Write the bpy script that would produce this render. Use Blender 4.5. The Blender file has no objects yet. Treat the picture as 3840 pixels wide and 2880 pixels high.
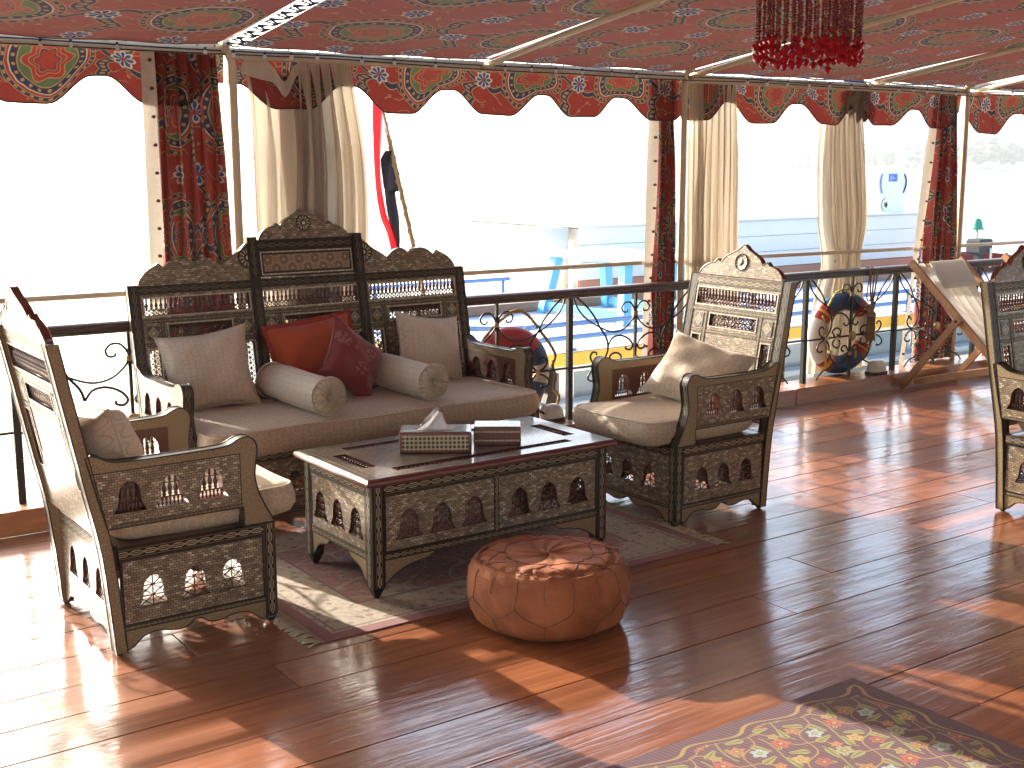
import bpy, math, random
from mathutils import Vector, Matrix
from mathutils.geometry import tessellate_polygon
R = math.radians
PI = math.pi
rnd = random.Random(7)

# ------------------------------------------------------------------ camera, sky, sun, exposure
scene = bpy.context.scene
col = scene.collection
cam_d = bpy.data.cameras.new('camera')
cam = bpy.data.objects.new('camera', cam_d)
col.objects.link(cam)
scene.camera = cam
PITCH, YAW, ROLL = R(10.188), R(35.3836), R(-0.154)
fw = Vector((math.sin(YAW) * math.cos(PITCH), math.cos(YAW) * math.cos(PITCH), -math.sin(PITCH)))
r0 = Vector((math.cos(YAW), -math.sin(YAW), 0))
u0 = r0.cross(fw)
rv = r0 * math.cos(ROLL) + u0 * math.sin(ROLL)
uv_ = u0 * math.cos(ROLL) - r0 * math.sin(ROLL)
cam.matrix_world = Matrix(((rv.x, uv_.x, -fw.x, 0), (rv.y, uv_.y, -fw.y, 0), (rv.z, uv_.z, -fw.z, 1.62), (0, 0, 0, 1)))
cam_d.sensor_fit = 'HORIZONTAL'
cam_d.sensor_width = 36
cam_d.lens = 43.52
cam_d.clip_start = 0.05
cam_d.clip_end = 3000

SUN_EL, SUN_DIR = R(20.5), Vector((0.21, -0.978))      # horizontal direction in which the light travels
world = bpy.data.worlds.new('World')
scene.world = world
world.use_nodes = True
wn = world.node_tree.nodes
sky = wn.new('ShaderNodeTexSky')
sky.sky_type = 'NISHITA'
sky.sun_disc = False
sky.sun_elevation = SUN_EL
sky.sun_rotation = math.atan2(-SUN_DIR.x, -SUN_DIR.y)
sky.air_density = 1.0
sky.dust_density = 3.0
sky.ozone_density = 1.0
world.node_tree.links.new(sky.outputs[0], wn['Background'].inputs[0])
wn['Background'].inputs[1].default_value = 0.15
sun_d = bpy.data.lights.new('sun', 'SUN')
sun_d.energy = 2.9
sun_d.angle = R(0.55)
sun_d.color = (1.0, 0.93, 0.82)
sun = bpy.data.objects.new('sun', sun_d)
col.objects.link(sun)
ld = Vector((SUN_DIR.x * math.cos(SUN_EL), SUN_DIR.y * math.cos(SUN_EL), -math.sin(SUN_EL)))
sun.rotation_euler = ld.to_track_quat('-Z', 'Y').to_euler()
sun.location = (-3, 20, 12)
scene.view_settings.view_transform = 'Standard'
scene.view_settings.look = 'None'
scene.view_settings.gamma = 1.0
scene.view_settings.use_curve_mapping = False
scene.view_settings.exposure = 2.33

# ------------------------------------------------------------------ node expression helper
class S:
    """a socket (or number) that can be used in arithmetic"""
    def __init__(s, nt, sock): s.nt, s.k = nt, sock
    def _m(s, op, *a):
        n = s.nt.nodes.new('ShaderNodeMath'); n.operation = op
        for i, x in enumerate((s,) + a):
            if isinstance(x, S): s.nt.links.new(x.k, n.inputs[i])
            else: n.inputs[i].default_value = x
        return S(s.nt, n.outputs[0])
    def __add__(s, o): return s._m('ADD', o)
    __radd__ = __add__
    def __sub__(s, o): return s._m('SUBTRACT', o)
    def __rsub__(s, o): return (s * -1.0) + o
    def __mul__(s, o): return s._m('MULTIPLY', o)
    __rmul__ = __mul__
    def __truediv__(s, o): return s._m('DIVIDE', o)
    def __lt__(s, o): return s._m('LESS_THAN', o)
    def __gt__(s, o): return s._m('GREATER_THAN', o)
    def frac(s): return s._m('FRACT')
    def floor(s): return s._m('FLOOR')
    def abs(s): return s._m('ABSOLUTE')
    def sin(s): return s._m('SINE')
    def cos(s): return s._m('COSINE')
    def sqrt(s): return s._m('SQRT')
    def max(s, o): return s._m('MAXIMUM', o)
    def min(s, o): return s._m('MINIMUM', o)
    def pw(s, o): return s._m('POWER', o)
    def atan2(s, o): return s._m('ARCTAN2', o)
    def mod(s, o): return s._m('FLOORED_MODULO', o)
    def between(s, a, b): return (s > a) * (s < b)
    def ss(s, a, b, lo=0.0, hi=1.0):
        n = s.nt.nodes.new('ShaderNodeMapRange'); n.interpolation_type = 'SMOOTHSTEP'
        s.nt.links.new(s.k, n.inputs[0])
        n.inputs[1].default_value, n.inputs[2].default_value = a, b
        n.inputs[3].default_value, n.inputs[4].default_value = lo, hi
        return S(s.nt, n.outputs[0])

class Mat:
    def __init__(s, name, rough=0.5, base=(0.5, 0.5, 0.5), metal=0.0, spec=0.5, coat=0.0, coat_rough=0.1, sheen=0.0):
        s.m = bpy.data.materials.new(name); s.m.use_nodes = True
        s.nt = s.m.node_tree; s.bsdf = s.nt.nodes['Principled BSDF']; s.out = s.nt.nodes['Material Output']
        b = s.bsdf.inputs
        b['Roughness'].default_value = rough; b['Base Color'].default_value = (*base, 1)
        b['Metallic'].default_value = metal; b['Specular IOR Level'].default_value = spec
        b['Coat Weight'].default_value = coat; b['Coat Roughness'].default_value = coat_rough
        b['Sheen Weight'].default_value = sheen
    def node(s, t): return s.nt.nodes.new(t)
    def sock(s, k): return S(s.nt, k)
    def coords(s, kind='UV'):
        tc = s.node('ShaderNodeTexCoord'); sp = s.node('ShaderNodeSeparateXYZ')
        s.nt.links.new(tc.outputs[kind], sp.inputs[0])
        return [s.sock(o) for o in sp.outputs]
    def vec(s, x, y, z=0.0):
        c = s.node('ShaderNodeCombineXYZ')
        for i, q in enumerate((x, y, z)):
            if isinstance(q, S): s.nt.links.new(q.k, c.inputs[i])
            else: c.inputs[i].default_value = q
        return c.outputs[0]
    def noise(s, vec, scale=1.0, detail=3.0, rough=0.55, dist=0.0):
        n = s.node('ShaderNodeTexNoise')
        if vec is not None: s.nt.links.new(vec, n.inputs['Vector'])
        n.inputs['Scale'].default_value = scale; n.inputs['Detail'].default_value = detail
        n.inputs['Roughness'].default_value = rough; n.inputs['Distortion'].default_value = dist
        return s.sock(n.outputs['Fac'])
    def white(s, vec):
        n = s.node('ShaderNodeTexWhiteNoise'); n.noise_dimensions = '3D'
        s.nt.links.new(vec, n.inputs['Vector'])
        return s.sock(n.outputs['Value']), n.outputs['Color']
    def voro(s, vec, scale, feature='F1', rand=1.0):
        n = s.node('ShaderNodeTexVoronoi'); n.feature = feature
        s.nt.links.new(vec, n.inputs['Vector']); n.inputs['Scale'].default_value = scale
        n.inputs['Randomness'].default_value = rand
        return s.sock(n.outputs['Distance']), n.outputs.get('Color')
    def col(s, c):
        if isinstance(c, tuple):
            n = s.node('ShaderNodeRGB'); n.outputs[0].default_value = (*c, 1); return n.outputs[0]
        return c
    def mix(s, fac, a, b):
        n = s.node('ShaderNodeMix'); n.data_type = 'RGBA'
        if isinstance(fac, S): s.nt.links.new(fac.k, n.inputs[0])
        else: n.inputs[0].default_value = fac
        for i, c in ((6, a), (7, b)):
            if isinstance(c, tuple): n.inputs[i].default_value = (*c, 1)
            else: s.nt.links.new(c, n.inputs[i])
        return n.outputs[2]
    def scale(s, c, f):
        n = s.node('ShaderNodeMix'); n.data_type = 'RGBA'; n.blend_type = 'MULTIPLY'; n.inputs[0].default_value = 1
        s.nt.links.new(c, n.inputs[6]); v = s.node('ShaderNodeCombineColor')
        for i in range(3): s.nt.links.new(f.k, v.inputs[i])
        s.nt.links.new(v.outputs[0], n.inputs[7]); return n.outputs[2]
    def base(s, c): s.nt.links.new(c, s.bsdf.inputs['Base Color']); s.c = c; return s
    def set(s, name, f): s.nt.links.new(f.k, s.bsdf.inputs[name]); return s
    def bump(s, h, strength=0.3, dist=0.01, coat=False):
        n = s.node('ShaderNodeBump'); n.inputs['Strength'].default_value = strength; n.inputs['Distance'].default_value = dist
        s.nt.links.new(h.k, n.inputs['Height']); s.nt.links.new(n.outputs[0], s.bsdf.inputs['Normal'])
        if coat: s.nt.links.new(n.outputs[0], s.bsdf.inputs['Coat Normal'])
        s.normal = n.outputs[0]; return s
    def rand(s):
        n = s.node('ShaderNodeObjectInfo'); return s.sock(n.outputs['Random'])
    def translucent(s, fac, color=None, transparent=0.0):
        t = s.node('ShaderNodeBsdfTranslucent')
        if color is None: s.nt.links.new(s.c, t.inputs[0])
        else: t.inputs[0].default_value = (*color, 1)
        mx = s.node('ShaderNodeMixShader'); mx.inputs[0].default_value = fac
        s.nt.links.new(s.bsdf.outputs[0], mx.inputs[1]); s.nt.links.new(t.outputs[0], mx.inputs[2])
        last = mx.outputs[0]
        if transparent:
            tr = s.node('ShaderNodeBsdfTransparent'); m2 = s.node('ShaderNodeMixShader')
            if isinstance(transparent, S): s.nt.links.new(transparent.k, m2.inputs[0])
            else: m2.inputs[0].default_value = transparent
            s.nt.links.new(last, m2.inputs[1]); s.nt.links.new(tr.outputs[0], m2.inputs[2]); last = m2.outputs[0]
        s.nt.links.new(last, s.out.inputs[0]); return s

M = {}
def plain(name, base, rough=0.5, var=0.12, scale=6.0, **kw):
    m = Mat(name, rough, base, **kw)
    x, y, z = m.coords('Object')
    n = m.noise(m.vec(x, y, z), scale, 4)
    m.base(m.mix(n, tuple(c * (1 - var) for c in base), tuple(min(1, c * (1 + var)) for c in base)))
    M[name] = m.m
    return m

# ---- wood of the deck
def wood(name, c0, c1, c2, rough, coat, coat_rough, along=(1.0, 14.0, 14.0), gain=1.0, bump=1.0, kind='Object'):
    m = Mat(name, rough, c1, coat=coat, coat_rough=coat_rough)
    x, y, z = m.coords(kind); rd = m.rand() * 37.0
    v = m.vec(x * along[0] + rd, y * along[1] + rd, z * along[2])
    g = m.noise(v, 2.2 * gain, 6, 0.62, 0.6)
    f = m.noise(m.vec(x * along[0] * 2 + rd, y * along[1] * 6, z * along[2] * 6), 5 * gain, 4, 0.7)
    cc = m.mix(g.ss(0.32, 0.7), c0, c1); cc = m.mix(f.ss(0.5, 0.8, 0, 0.55), cc, c2)
    br = m.rand() * 0.4 + 0.8
    m.base(m.scale(cc, br))
    h = m.noise(m.vec(x * along[0] * 1.6 + rd, y * along[1] * 2.6 + rd, z * along[2] * 2.6), 1.0, 4, 0.6, 0.8)
    big = m.noise(m.vec(x * 1.2 + rd, y * 2.0, z), 1.6, 2, 0.5)
    m.bump(h + f * 0.055 + big * 4.0, bump, 0.0015, coat=True)
    w = m.noise(m.vec(x * 1.3, y * 2.0, z), 1.7, 4, 0.6)
    m.set('Coat Roughness', w.ss(0.35, 0.7, coat_rough * 0.6, coat_rough * 3.2))
    m.bsdf.inputs['Coat IOR'].default_value = 1.6
    M[name] = m.m
    return m
wood('deck_wood', (0.22, 0.064, 0.021), (0.36, 0.122, 0.042), (0.095, 0.025, 0.009), 0.45, 1.0, 0.055, (0.8, 12, 12))
wood('kerb_wood', (0.27, 0.095, 0.026), (0.38, 0.145, 0.042), (0.16, 0.05, 0.015), 0.42, 0.5, 0.14, (0.8, 14, 14))
wood('rail_wood', (0.035, 0.012, 0.008), (0.06, 0.02, 0.012), (0.02, 0.008, 0.006), 0.45, 0.22, 0.2, (0.8, 14, 14))
wood('teak', (0.32, 0.15, 0.055), (0.42, 0.22, 0.085), (0.2, 0.08, 0.03), 0.5, 0.2, 0.25, (10, 3, 3))
wood('grey_wood', (0.16, 0.085, 0.05), (0.24, 0.13, 0.08), (0.07, 0.04, 0.03), 0.6, 0.1, 0.3, (0.8, 10, 14))
plain('mahogany', (0.085, 0.016, 0.009), 0.3, 0.35, 30, coat=0.6, coat_rough=0.12)
plain('mahogany_edge', (0.12, 0.018, 0.012), 0.3, 0.3, 12, coat=0.9, coat_rough=0.1)
plain('lacquer', (0.010, 0.008, 0.007), 0.35, 0.3, 20, coat=0.35, coat_rough=0.15)

# ---- inlays (flush marquetry under varnish)
def bricks(m, u, v, w=0.0185, h=0.0088):
    row = (v / h).floor(); bu = u / w + row.mod(2.0) * 0.5
    ids = m.vec(bu.floor(), row, 0.0)
    val, colr = m.white(ids); v2, _ = m.white(m.vec(row, bu.floor(), 3.7))
    base = m.mix(val, (0.155, 0.110, 0.065), (0.35, 0.262, 0.165))
    shimmer = m.noise(m.vec(u, v), 260, 2)
    pearl = m.mix(val, (0.66, 0.52, 0.42), (0.56, 0.58, 0.36)); pearl = m.mix(shimmer.ss(0.4, 0.65), m.mix(0.5, pearl, (0.16, 0.12, 0.08)), pearl)
    c = m.mix(v2 > 0.87, base, pearl)
    mort = ((bu.frac() < 0.10) + ((v / h).frac() < 0.17)).min(1.0)
    return m.mix(mort, c, (0.020, 0.013, 0.009)), v2
def diaper(m, u, v, p=0.0105):
    a = ((u + v) / p).frac() - 0.5; b = ((u - v) / p).frac() - 0.5
    ln = ((a.abs() > 0.36) + (b.abs() > 0.36)).min(1.0)
    dot = ((a.abs() < 0.14) * (b.abs() < 0.14))
    n = m.noise(m.vec(u, v), 60, 2)
    c = m.mix(n, (0.125, 0.082, 0.043), (0.19, 0.128, 0.07))
    c = m.mix(ln, c, (0.29, 0.215, 0.11)); c = m.mix(dot, c, (0.23, 0.165, 0.085))
    return m.mix(m.noise(m.vec(u, v), 150, 2).ss(0.54, 0.66, 0.0, 0.8), c, (0.42, 0.33, 0.17))
def inlay(name, rough=0.48, coat=0.35, cr=0.22):
    m = Mat(name, rough, coat=coat, coat_rough=cr); return m
m = inlay('brick_inlay'); u, v, _ = m.coords(); c, v2 = bricks(m, u, v); m.base(c)
m.bump(m.noise(m.vec(u, v), 30, 2), 0.03, 0.001, coat=True); M['brick_inlay'] = m.m
m = inlay('diaper_inlay'); u, v, _ = m.coords(); m.base(diaper(m, u, v)); M['diaper_inlay'] = m.m
m = inlay('arm_inlay'); u, v, _ = m.coords()
ins = (u > 0.122) * (v < 0.633); b, _ = bricks(m, u, v); d = diaper(m, u, v)
ln = (((u - 0.122).abs() < 0.0022) * (v < 0.635) + ((v - 0.633).abs() < 0.0022) * (u > 0.12)).min(1.0)
m.base(m.mix(ln, m.mix(ins, d, b), (0.02, 0.014, 0.01))); M['arm_inlay'] = m.m
m = inlay('arm_inner'); u, v, _ = m.coords()
n = m.noise(m.vec(u * 3, v), 30, 4)
m.base(m.mix((u > 0.15) * (v < 0.625), diaper(m, u, v), m.mix(n, (0.06, 0.015, 0.008), (0.13, 0.035, 0.016)))); M['arm_inner'] = m.m

def chain(name, dark, line, link):
    m = inlay(name, 0.5, 0.12, 0.25); m.bsdf.inputs['Specular IOR Level'].default_value = 0.3; u, v, _ = m.coords()
    t = (u / 1.25); f = t.frac() - 0.5; w = v - 0.5
    border = w.abs().between(0.33, 0.40)
    fa, wa = f.abs(), w.abs()
    hexa = wa * 1.0 + (fa - 0.26).max(0.0) * 0.95
    ring = hexa.between(0.13, 0.235)
    core = (wa < 0.035) * (fa < 0.3)
    x2 = ((fa - 0.5).abs() * 0.9 + wa).between(0.05, 0.11)
    r2, _ = m.white(m.vec(t.floor(), 1.0, 2.0))
    cl = m.mix(r2, tuple(q * 0.7 for q in link), link)
    c = m.mix(border, dark, line); c = m.mix((ring + core + x2).min(1.0), c, cl)
    m.base(c); M[name] = m.m
chain('chain_inlay', (0.012, 0.007, 0.005), (0.16, 0.115, 0.06), (0.40, 0.32, 0.20))
chain('chain_lacquer', (0.009, 0.0065, 0.005), (0.06, 0.045, 0.026), (0.15, 0.115, 0.07))
m = inlay('dot_inlay'); u, v, _ = m.coords()
r2, _ = m.white(m.vec(u.floor(), 0.0, 5.0))
m.base(m.mix((u.frac() < 0.68) * v.between(0.12, 0.88), (0.03, 0.02, 0.014), m.mix(r2, (0.52, 0.42, 0.28), (0.80, 0.71, 0.54)))); M['dot_inlay'] = m.m

def polar(m, x, y): return (x * x + y * y).sqrt(), y.atan2(x)
def starfield(m, u, v, P, q=12.0):
    """arabesque: interlaced stars on a square grid"""
    c = m.mix(m.noise(m.vec(u, v), 90, 2), (0.20, 0.125, 0.065), (0.30, 0.20, 0.115))
    for off in (0.0, 0.5):
        x = ((u / P + off).frac() - 0.5); y = ((v / P + off).frac() - 0.5)
        r, th = polar(m, x, y)
        rays = (th * q).cos()
        dk = r.between(0.10, 0.30) * (rays > 0.45) * (r < (rays * 0.07 + 0.2))
        ring = (r - (0.34 + 0.0)).abs() + (th * q).sin().abs() * 0.05
        c = m.mix(dk, c, (0.025, 0.015, 0.01))
        c = m.mix((ring < 0.045), c, (0.38, 0.30, 0.19))
        c = m.mix(r < 0.05, c, (0.5, 0.42, 0.32))
    return c
m = inlay('star_inlay'); u, v, _ = m.coords(); m.base(starfield(m, u, v, 0.085)); M['star_inlay'] = m.m
m = inlay('diamond_inlay'); u, v, _ = m.coords()      # uv -0.5..0.5
r, th = polar(m, u, v); dd = u.abs() + v.abs()
dens = ((u * 60.0).sin() * (v * 60.0).sin()).abs()
c = m.mix(dd < 0.40, (0.05, 0.04, 0.03), m.mix(dens.ss(0.2, 0.6), (0.36, 0.29, 0.18), (0.09, 0.06, 0.035)))
c = m.mix(dd.between(0.38, 0.43), c, (0.42, 0.36, 0.24)); c = m.mix((r < 0.07), c, (0.6, 0.55, 0.4))
c = m.mix(u.abs().max(v.abs()) > 0.43, c, (0.13, 0.1, 0.065)); m.base(c); M['diamond_inlay'] = m.m
m = inlay('rosette_inlay', coat=0.3); u, v, _ = m.coords()
r, th = polar(m, u, v); pet = (th * 6.0).cos().abs()
c = m.mix(r.between(0.20, 0.42) * (pet > 0.66), (0.02, 0.013, 0.008), (0.40, 0.32, 0.20))
c = m.mix((r < 0.1), c, (0.6, 0.55, 0.45)); m.base(c); M['rosette_inlay'] = m.m
m = inlay('table_inlay', coat=0.9, cr=0.08); u, v, _ = m.coords()
fu, fv = u.abs() , v.abs()
b, _ = bricks(m, u, v, 0.022, 0.011); s_ = starfield(m, u, v, 0.05, 8.0)
edge = ((fu > 0.545) + (fv > 0.265)).min(1.0)
cross = (((fu - 0.38).abs() > 0.075) * ((fv - 0.13).abs() > 0.2)).min(1.0)
c = m.mix(edge, m.mix((fu > 0.30) + 0.0, b, s_), diaper(m, u, v, 0.02))
lines = ((((fu - 0.545).abs() < 0.004) + ((fv - 0.265).abs() < 0.004) + ((fu - 0.57).abs() < 0.003) + ((fv - 0.288).abs() < 0.003)).min(1.0))
m.base(m.scale(m.mix(lines, c, (0.02, 0.013, 0.01)), m.noise(m.vec(u, v), 9, 3).ss(0.2, 0.8, 0.38, 0.68)))
m.bump(m.noise(m.vec(u * 1.0, v * 3.0), 26, 3), 0.12, 0.0008, coat=True); M['table_inlay'] = m.m
m = inlay('box_inlay', coat=0.6); u, v, _ = m.coords()
P = 0.017; x = (u / P).frac() - 0.5; y = (v / P).frac() - 0.5
r, th = polar(m, x, y); x2 = (u / P + 0.5).frac() - 0.5; y2 = (v / P + 0.5).frac() - 0.5; rr, _ = polar(m, x2, y2)
pe = ((r - 0.5).abs() < 0.13) ; c = m.mix(pe, (0.03, 0.016, 0.01), (0.46, 0.40, 0.24)); c = m.mix(rr < 0.14, c, (0.46, 0.40, 0.24)); m.base(c); M['box_inlay'] = m.m

# ---- cloth
m = Mat('brocade', 0.75, sheen=0.15); u, v, _ = m.coords()
w1 = m.noise(m.vec(u, v), 7, 2, 0.5); w2 = m.noise(m.vec(u, v, 4.0), 7, 2, 0.5)
P = 0.062
def scroll(m, u, v, ox, oy):
    a = (u + (w1 - 0.5) * 0.03) / P + ox; b = (v + (w2 - 0.5) * 0.03) / P + oy
    cell = (a.floor() + b.floor() * 2.0).mod(2.0) * 2.0 - 1.0
    x = a.frac() - 0.5; y = b.frac() - 0.5
    r, th = polar(m, x, y)
    sp = (r * 2.6 - th * cell / (2 * PI)).frac() - 0.5
    return (sp.abs() < 0.085) * (r < 0.47)
ln = (scroll(m, u, v, 0, 0) + scroll(m, u, v, 0.5, 0.5) * 0.8).min(1.0)
wv = m.noise(m.vec(u * 1.0, v * 1.0), 420, 1)
c = m.mix(wv, (0.55, 0.46, 0.35), (0.65, 0.56, 0.44)); m.base(m.mix(ln * 0.5, c, (0.40, 0.29, 0.16)))
m.bump(wv * 0.4 + ln * 0.6 + m.noise(m.vec(u, v), 12, 3) * 5.0, 0.28, 0.003); M['brocade'] = m.m
m = Mat('brocade_seat', 0.75, sheen=0.15); u, v, _ = m.coords()
w1 = m.noise(m.vec(u, v), 7, 2, 0.5); w2 = m.noise(m.vec(u, v, 4.0), 7, 2, 0.5)
ln = (scroll(m, u, v, 0, 0) + scroll(m, u, v, 0.5, 0.5) * 0.8).min(1.0)
wv = m.noise(m.vec(u * 1.0, v * 1.0), 420, 1); st = m.noise(m.vec(u, v), 5, 3)
c = m.mix(wv * 0.5 + st * 0.5, (0.40, 0.31, 0.225), (0.52, 0.42, 0.315)); m.base(m.mix(ln * 0.85, c, (0.64, 0.51, 0.29)))
m.bump(wv * 0.4 + ln * 0.6 + m.noise(m.vec(u, v), 9, 3) * 8.0, 0.3, 0.003); M['brocade_seat'] = m.m
def cloth(name, c0, c1, pat=None, scale=9, rough=0.8):
    m = Mat(name, rough, sheen=0.2); u, v, _ = m.coords()
    n = m.noise(m.vec(u, v), 260, 2); c = m.mix(n, c0, c1)
    if pat:
        d, _ = m.voro(m.vec(u, v), scale); th = m.noise(m.vec(u, v), 55, 2)
        c = m.mix(d.between(0.12, 0.42) * (th > 0.5) * 0.6, c, pat)
    m.base(c); m.bump(n * 0.5 + m.noise(m.vec(u, v), 11, 3) * 5.0, 0.3, 0.003); M[name] = m.m
cloth('orange_cloth', (0.40, 0.055, 0.012), (0.52, 0.085, 0.02))
cloth('orange_trim', (0.28, 0.022, 0.012), (0.36, 0.035, 0.018))
cloth('maroon_cloth', (0.19, 0.02, 0.022), (0.25, 0.032, 0.032), (0.34, 0.17, 0.14), 10)
m = Mat('canvas', 0.85); u, v, _ = m.coords(); m.base(m.mix(m.noise(m.vec(u, v), 260, 2), (0.60, 0.575, 0.53), (0.70, 0.675, 0.63))); m.bump(m.noise(m.vec(u, v), 300, 2), 0.2, 0.002); m.translucent(0.35); M['canvas'] = m.m
m = Mat('cream_trim', 0.8); u, v, _ = m.coords(); m.base(m.mix(m.noise(m.vec(u, v), 40, 3), (0.50, 0.45, 0.37), (0.62, 0.57, 0.48))); m.translucent(0.15); M['cream_trim'] = m.m

def textile(name, transl, bright=1.0, RED=(0.36, 0.056, 0.040), RED2=(0.27, 0.043, 0.034), NAVY=(0.030, 0.036, 0.065), GRN=(0.085, 0.12, 0.055), sc=1.0):
    m = Mat(name, 0.85); u, v, _ = m.coords()
    if sc != 1.0: u, v = u * sc, v * sc
    TAN, CRM = (0.30, 0.195, 0.095), (0.40, 0.36, 0.29)
    wob = m.noise(m.vec(u, v), 5, 2)
    a = (u + (wob - 0.5) * 0.05) / 0.85; b = (v + (wob - 0.5) * 0.05) / 0.75
    c = m.mix(m.noise(m.vec(u, v), 3.5, 3), RED2, RED)
    # sprigs and small leaves
    d, dc = m.voro(m.vec(u, v), 13.0)
    sp = m.node('ShaderNodeSeparateColor'); m.nt.links.new(dc, sp.inputs[0]); rr = m.sock(sp.outputs[0])
    leaf = d + m.noise(m.vec(u, v), 40, 2) * 0.3
    c = m.mix((leaf < 0.34) * (rr < 0.55), c, TAN); c = m.mix((leaf < 0.28) * (rr < 0.32), c, NAVY); c = m.mix((leaf < 0.28) * rr.between(0.32, 0.45), c, GRN)
    # fine tendrils
    t = (v * 9.0 + (u * 11.0).sin() * 0.55 + (u * 29.0).sin() * 0.22 + wob * 2.0).frac() - 0.5
    c = m.mix((t.abs() < 0.035) * (m.noise(m.vec(u, v), 8, 1) > 0.5), c, TAN)
    # scalloped navy bands
    lob = (a * (2 * PI * 3)).sin().abs() * 0.055
    w = (b + (a * (2 * PI)).sin() * 0.10 + lob).frac() - 0.5
    c = m.mix(w.abs() < 0.036, c, TAN); c = m.mix(w.abs() < 0.024, c, NAVY)
    w = (a + 0.5 + (b * (2 * PI)).sin() * 0.13 + (b * (2 * PI * 2)).sin().abs() * 0.05).frac() - 0.5
    c = m.mix(w.abs() < 0.050, c, TAN); c = m.mix(w.abs() < 0.040, c, NAVY)
    dots = ((b * 19.0).frac() - 0.5).abs()
    c = m.mix((w.abs() < 0.02) * (dots < 0.3), c, TAN)
    # medallions
    x = (a.frac() - 0.5) * 0.85; y = (b.frac() - 0.5) * 0.75
    r, th = polar(m, x, y)
    star = r / ((th * 6.0).cos() * 0.17 + 1.0)
    med = m.mix(star < 0.128, GRN, RED); med = m.mix(star.between(0.122, 0.130), med, TAN)
    med = m.mix(star.between(0.088, 0.094), med, TAN); med = m.mix(star.between(0.055, 0.062), med, NAVY); med = m.mix(star.between(0.062, 0.067), med, TAN)
    med = m.mix(r > 0.165, med, NAVY); med = m.mix((r - 0.168).abs() < 0.004, med, TAN)
    dt = (th * (22 / (2 * PI))).frac() - 0.5
    med = m.mix(((r - 0.192) / 0.035 * ((r - 0.192) / 0.035) + dt * dt * 3.0) < 0.11, med, TAN)
    med = m.mix(r > 0.215, med, RED); med = m.mix((r - 0.217).abs() < 0.004, med, CRM)
    med = m.mix(r > 0.238, med, NAVY); med = m.mix((r - 0.238).abs() < 0.003, med, TAN)
    d3 = (th * (30 / (2 * PI))).frac() - 0.5
    med = m.mix((d3.abs() < 0.22) * r.between(0.244, 0.258), med, TAN); med = m.mix((r - 0.266).abs() < 0.004, med, TAN)
    c = m.mix(r < 0.268, c, med)
    # flowers between the medallions
    for ox, oy in ((0.5, 0.5), (0.5, 0.0), (0.0, 0.5)):
        x = ((a + ox).frac() - 0.5) * 0.85; y = ((b + oy).frac() - 0.5) * 0.75
        r2, th = polar(m, x, y); q = (th * 4.0).cos().abs()
        c = m.mix(r2 < (q * 0.022 + 0.052), c, CRM); c = m.mix((r2 < (q * 0.026 + 0.034)) * (q > 0.45), c, (0.03, 0.06, 0.15))
        c = m.mix(r2 < 0.015, c, RED)
    m.base(c)
    m.bump(m.noise(m.vec(u, v), 500, 1) + m.noise(m.vec(u, v), 9, 3) * 4.0, 0.25, 0.002)
    m.translucent(transl); M[name] = m.m
textile('textile', 0.08, 0.85, (0.26, 0.042, 0.032), (0.19, 0.031, 0.026), sc=1.28)
textile('textile_roof', 0.09, 0.85, (0.30, 0.098, 0.082), (0.225, 0.076, 0.066), (0.055, 0.06, 0.085), (0.13, 0.155, 0.09))
m = Mat('sheer', 0.9); u, v, _ = m.coords()
n = m.noise(m.vec(u * 1.0, v * 0.05), 60, 3); wv = m.noise(m.vec(u, v), 500, 1)
m.base(m.mix(n, (0.50, 0.43, 0.335), (0.62, 0.545, 0.44))); m.translucent(0.2, None, 0.03); M['sheer'] = m.m
m = Mat('lace', 0.9); u, v, _ = m.coords()
d, _ = m.voro(m.vec(u, v), 9.0); fl = (d < 0.13) * (m.noise(m.vec(u, v), 3, 2) > 0.58)
n = m.noise(m.vec(u * 1.0, v * 0.05), 60, 3)
m.base(m.mix(fl, m.mix(n, (0.52, 0.46, 0.365), (0.66, 0.60, 0.50)), (0.30, 0.15, 0.09))); m.translucent(0.3, None, n.ss(0.3, 0.7, 0.04, 0.24)); M['lace'] = m.m

# ---- paints, metals and the rest
plain('cream_paint', (0.58, 0.48, 0.32), 0.45, 0.1, 12)
plain('iron', (0.007, 0.0065, 0.008), 0.42, 0.3, 30, metal=0.0, spec=0.35)
plain('brass', (0.36, 0.25, 0.11), 0.45, 0.2, 40, metal=0.6)
plain('rope_dark', (0.03, 0.03, 0.05), 0.8)
plain('rope_blue', (0.02, 0.04, 0.20), 0.7)
plain('black_rubber', (0.015, 0.014, 0.014), 0.6, 0.3, 8)
plain('white_paint', (0.78, 0.78, 0.76), 0.45, 0.05, 3)
plain('cream_white', (0.74, 0.69, 0.58), 0.5, 0.06, 3)
plain('yellow_paint', (0.64, 0.36, 0.03), 0.5, 0.28, 4)
plain('blue_paint', (0.09, 0.19, 0.42), 0.5, 0.12, 8)
plain('sky_paint', (0.09, 0.38, 0.62), 0.5, 0.08, 8)
plain('pink_board', (0.48, 0.2, 0.13), 0.6, 0.15, 5)
plain('deck_white', (0.62, 0.64, 0.66), 0.6, 0.08, 2)
plain('deck_blue', (0.46, 0.51, 0.62), 0.6, 0.1, 2)
plain('grey_paint', (0.30, 0.34, 0.36), 0.5, 0.1, 2)
plain('red_paint', (0.45, 0.03, 0.025), 0.4, 0.12, 4)
plain('ring_red', (0.36, 0.022, 0.028), 0.4, 0.12, 9)
plain('ring_blue', (0.025, 0.065, 0.16), 0.4, 0.15, 9)
plain('ring_white', (0.66, 0.60, 0.50), 0.5, 0.08, 9)
plain('yellow_rope', (0.52, 0.36, 0.04), 0.7, 0.2, 60)
plain('tan_rope', (0.34, 0.23, 0.10), 0.85, 0.25, 80)
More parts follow.
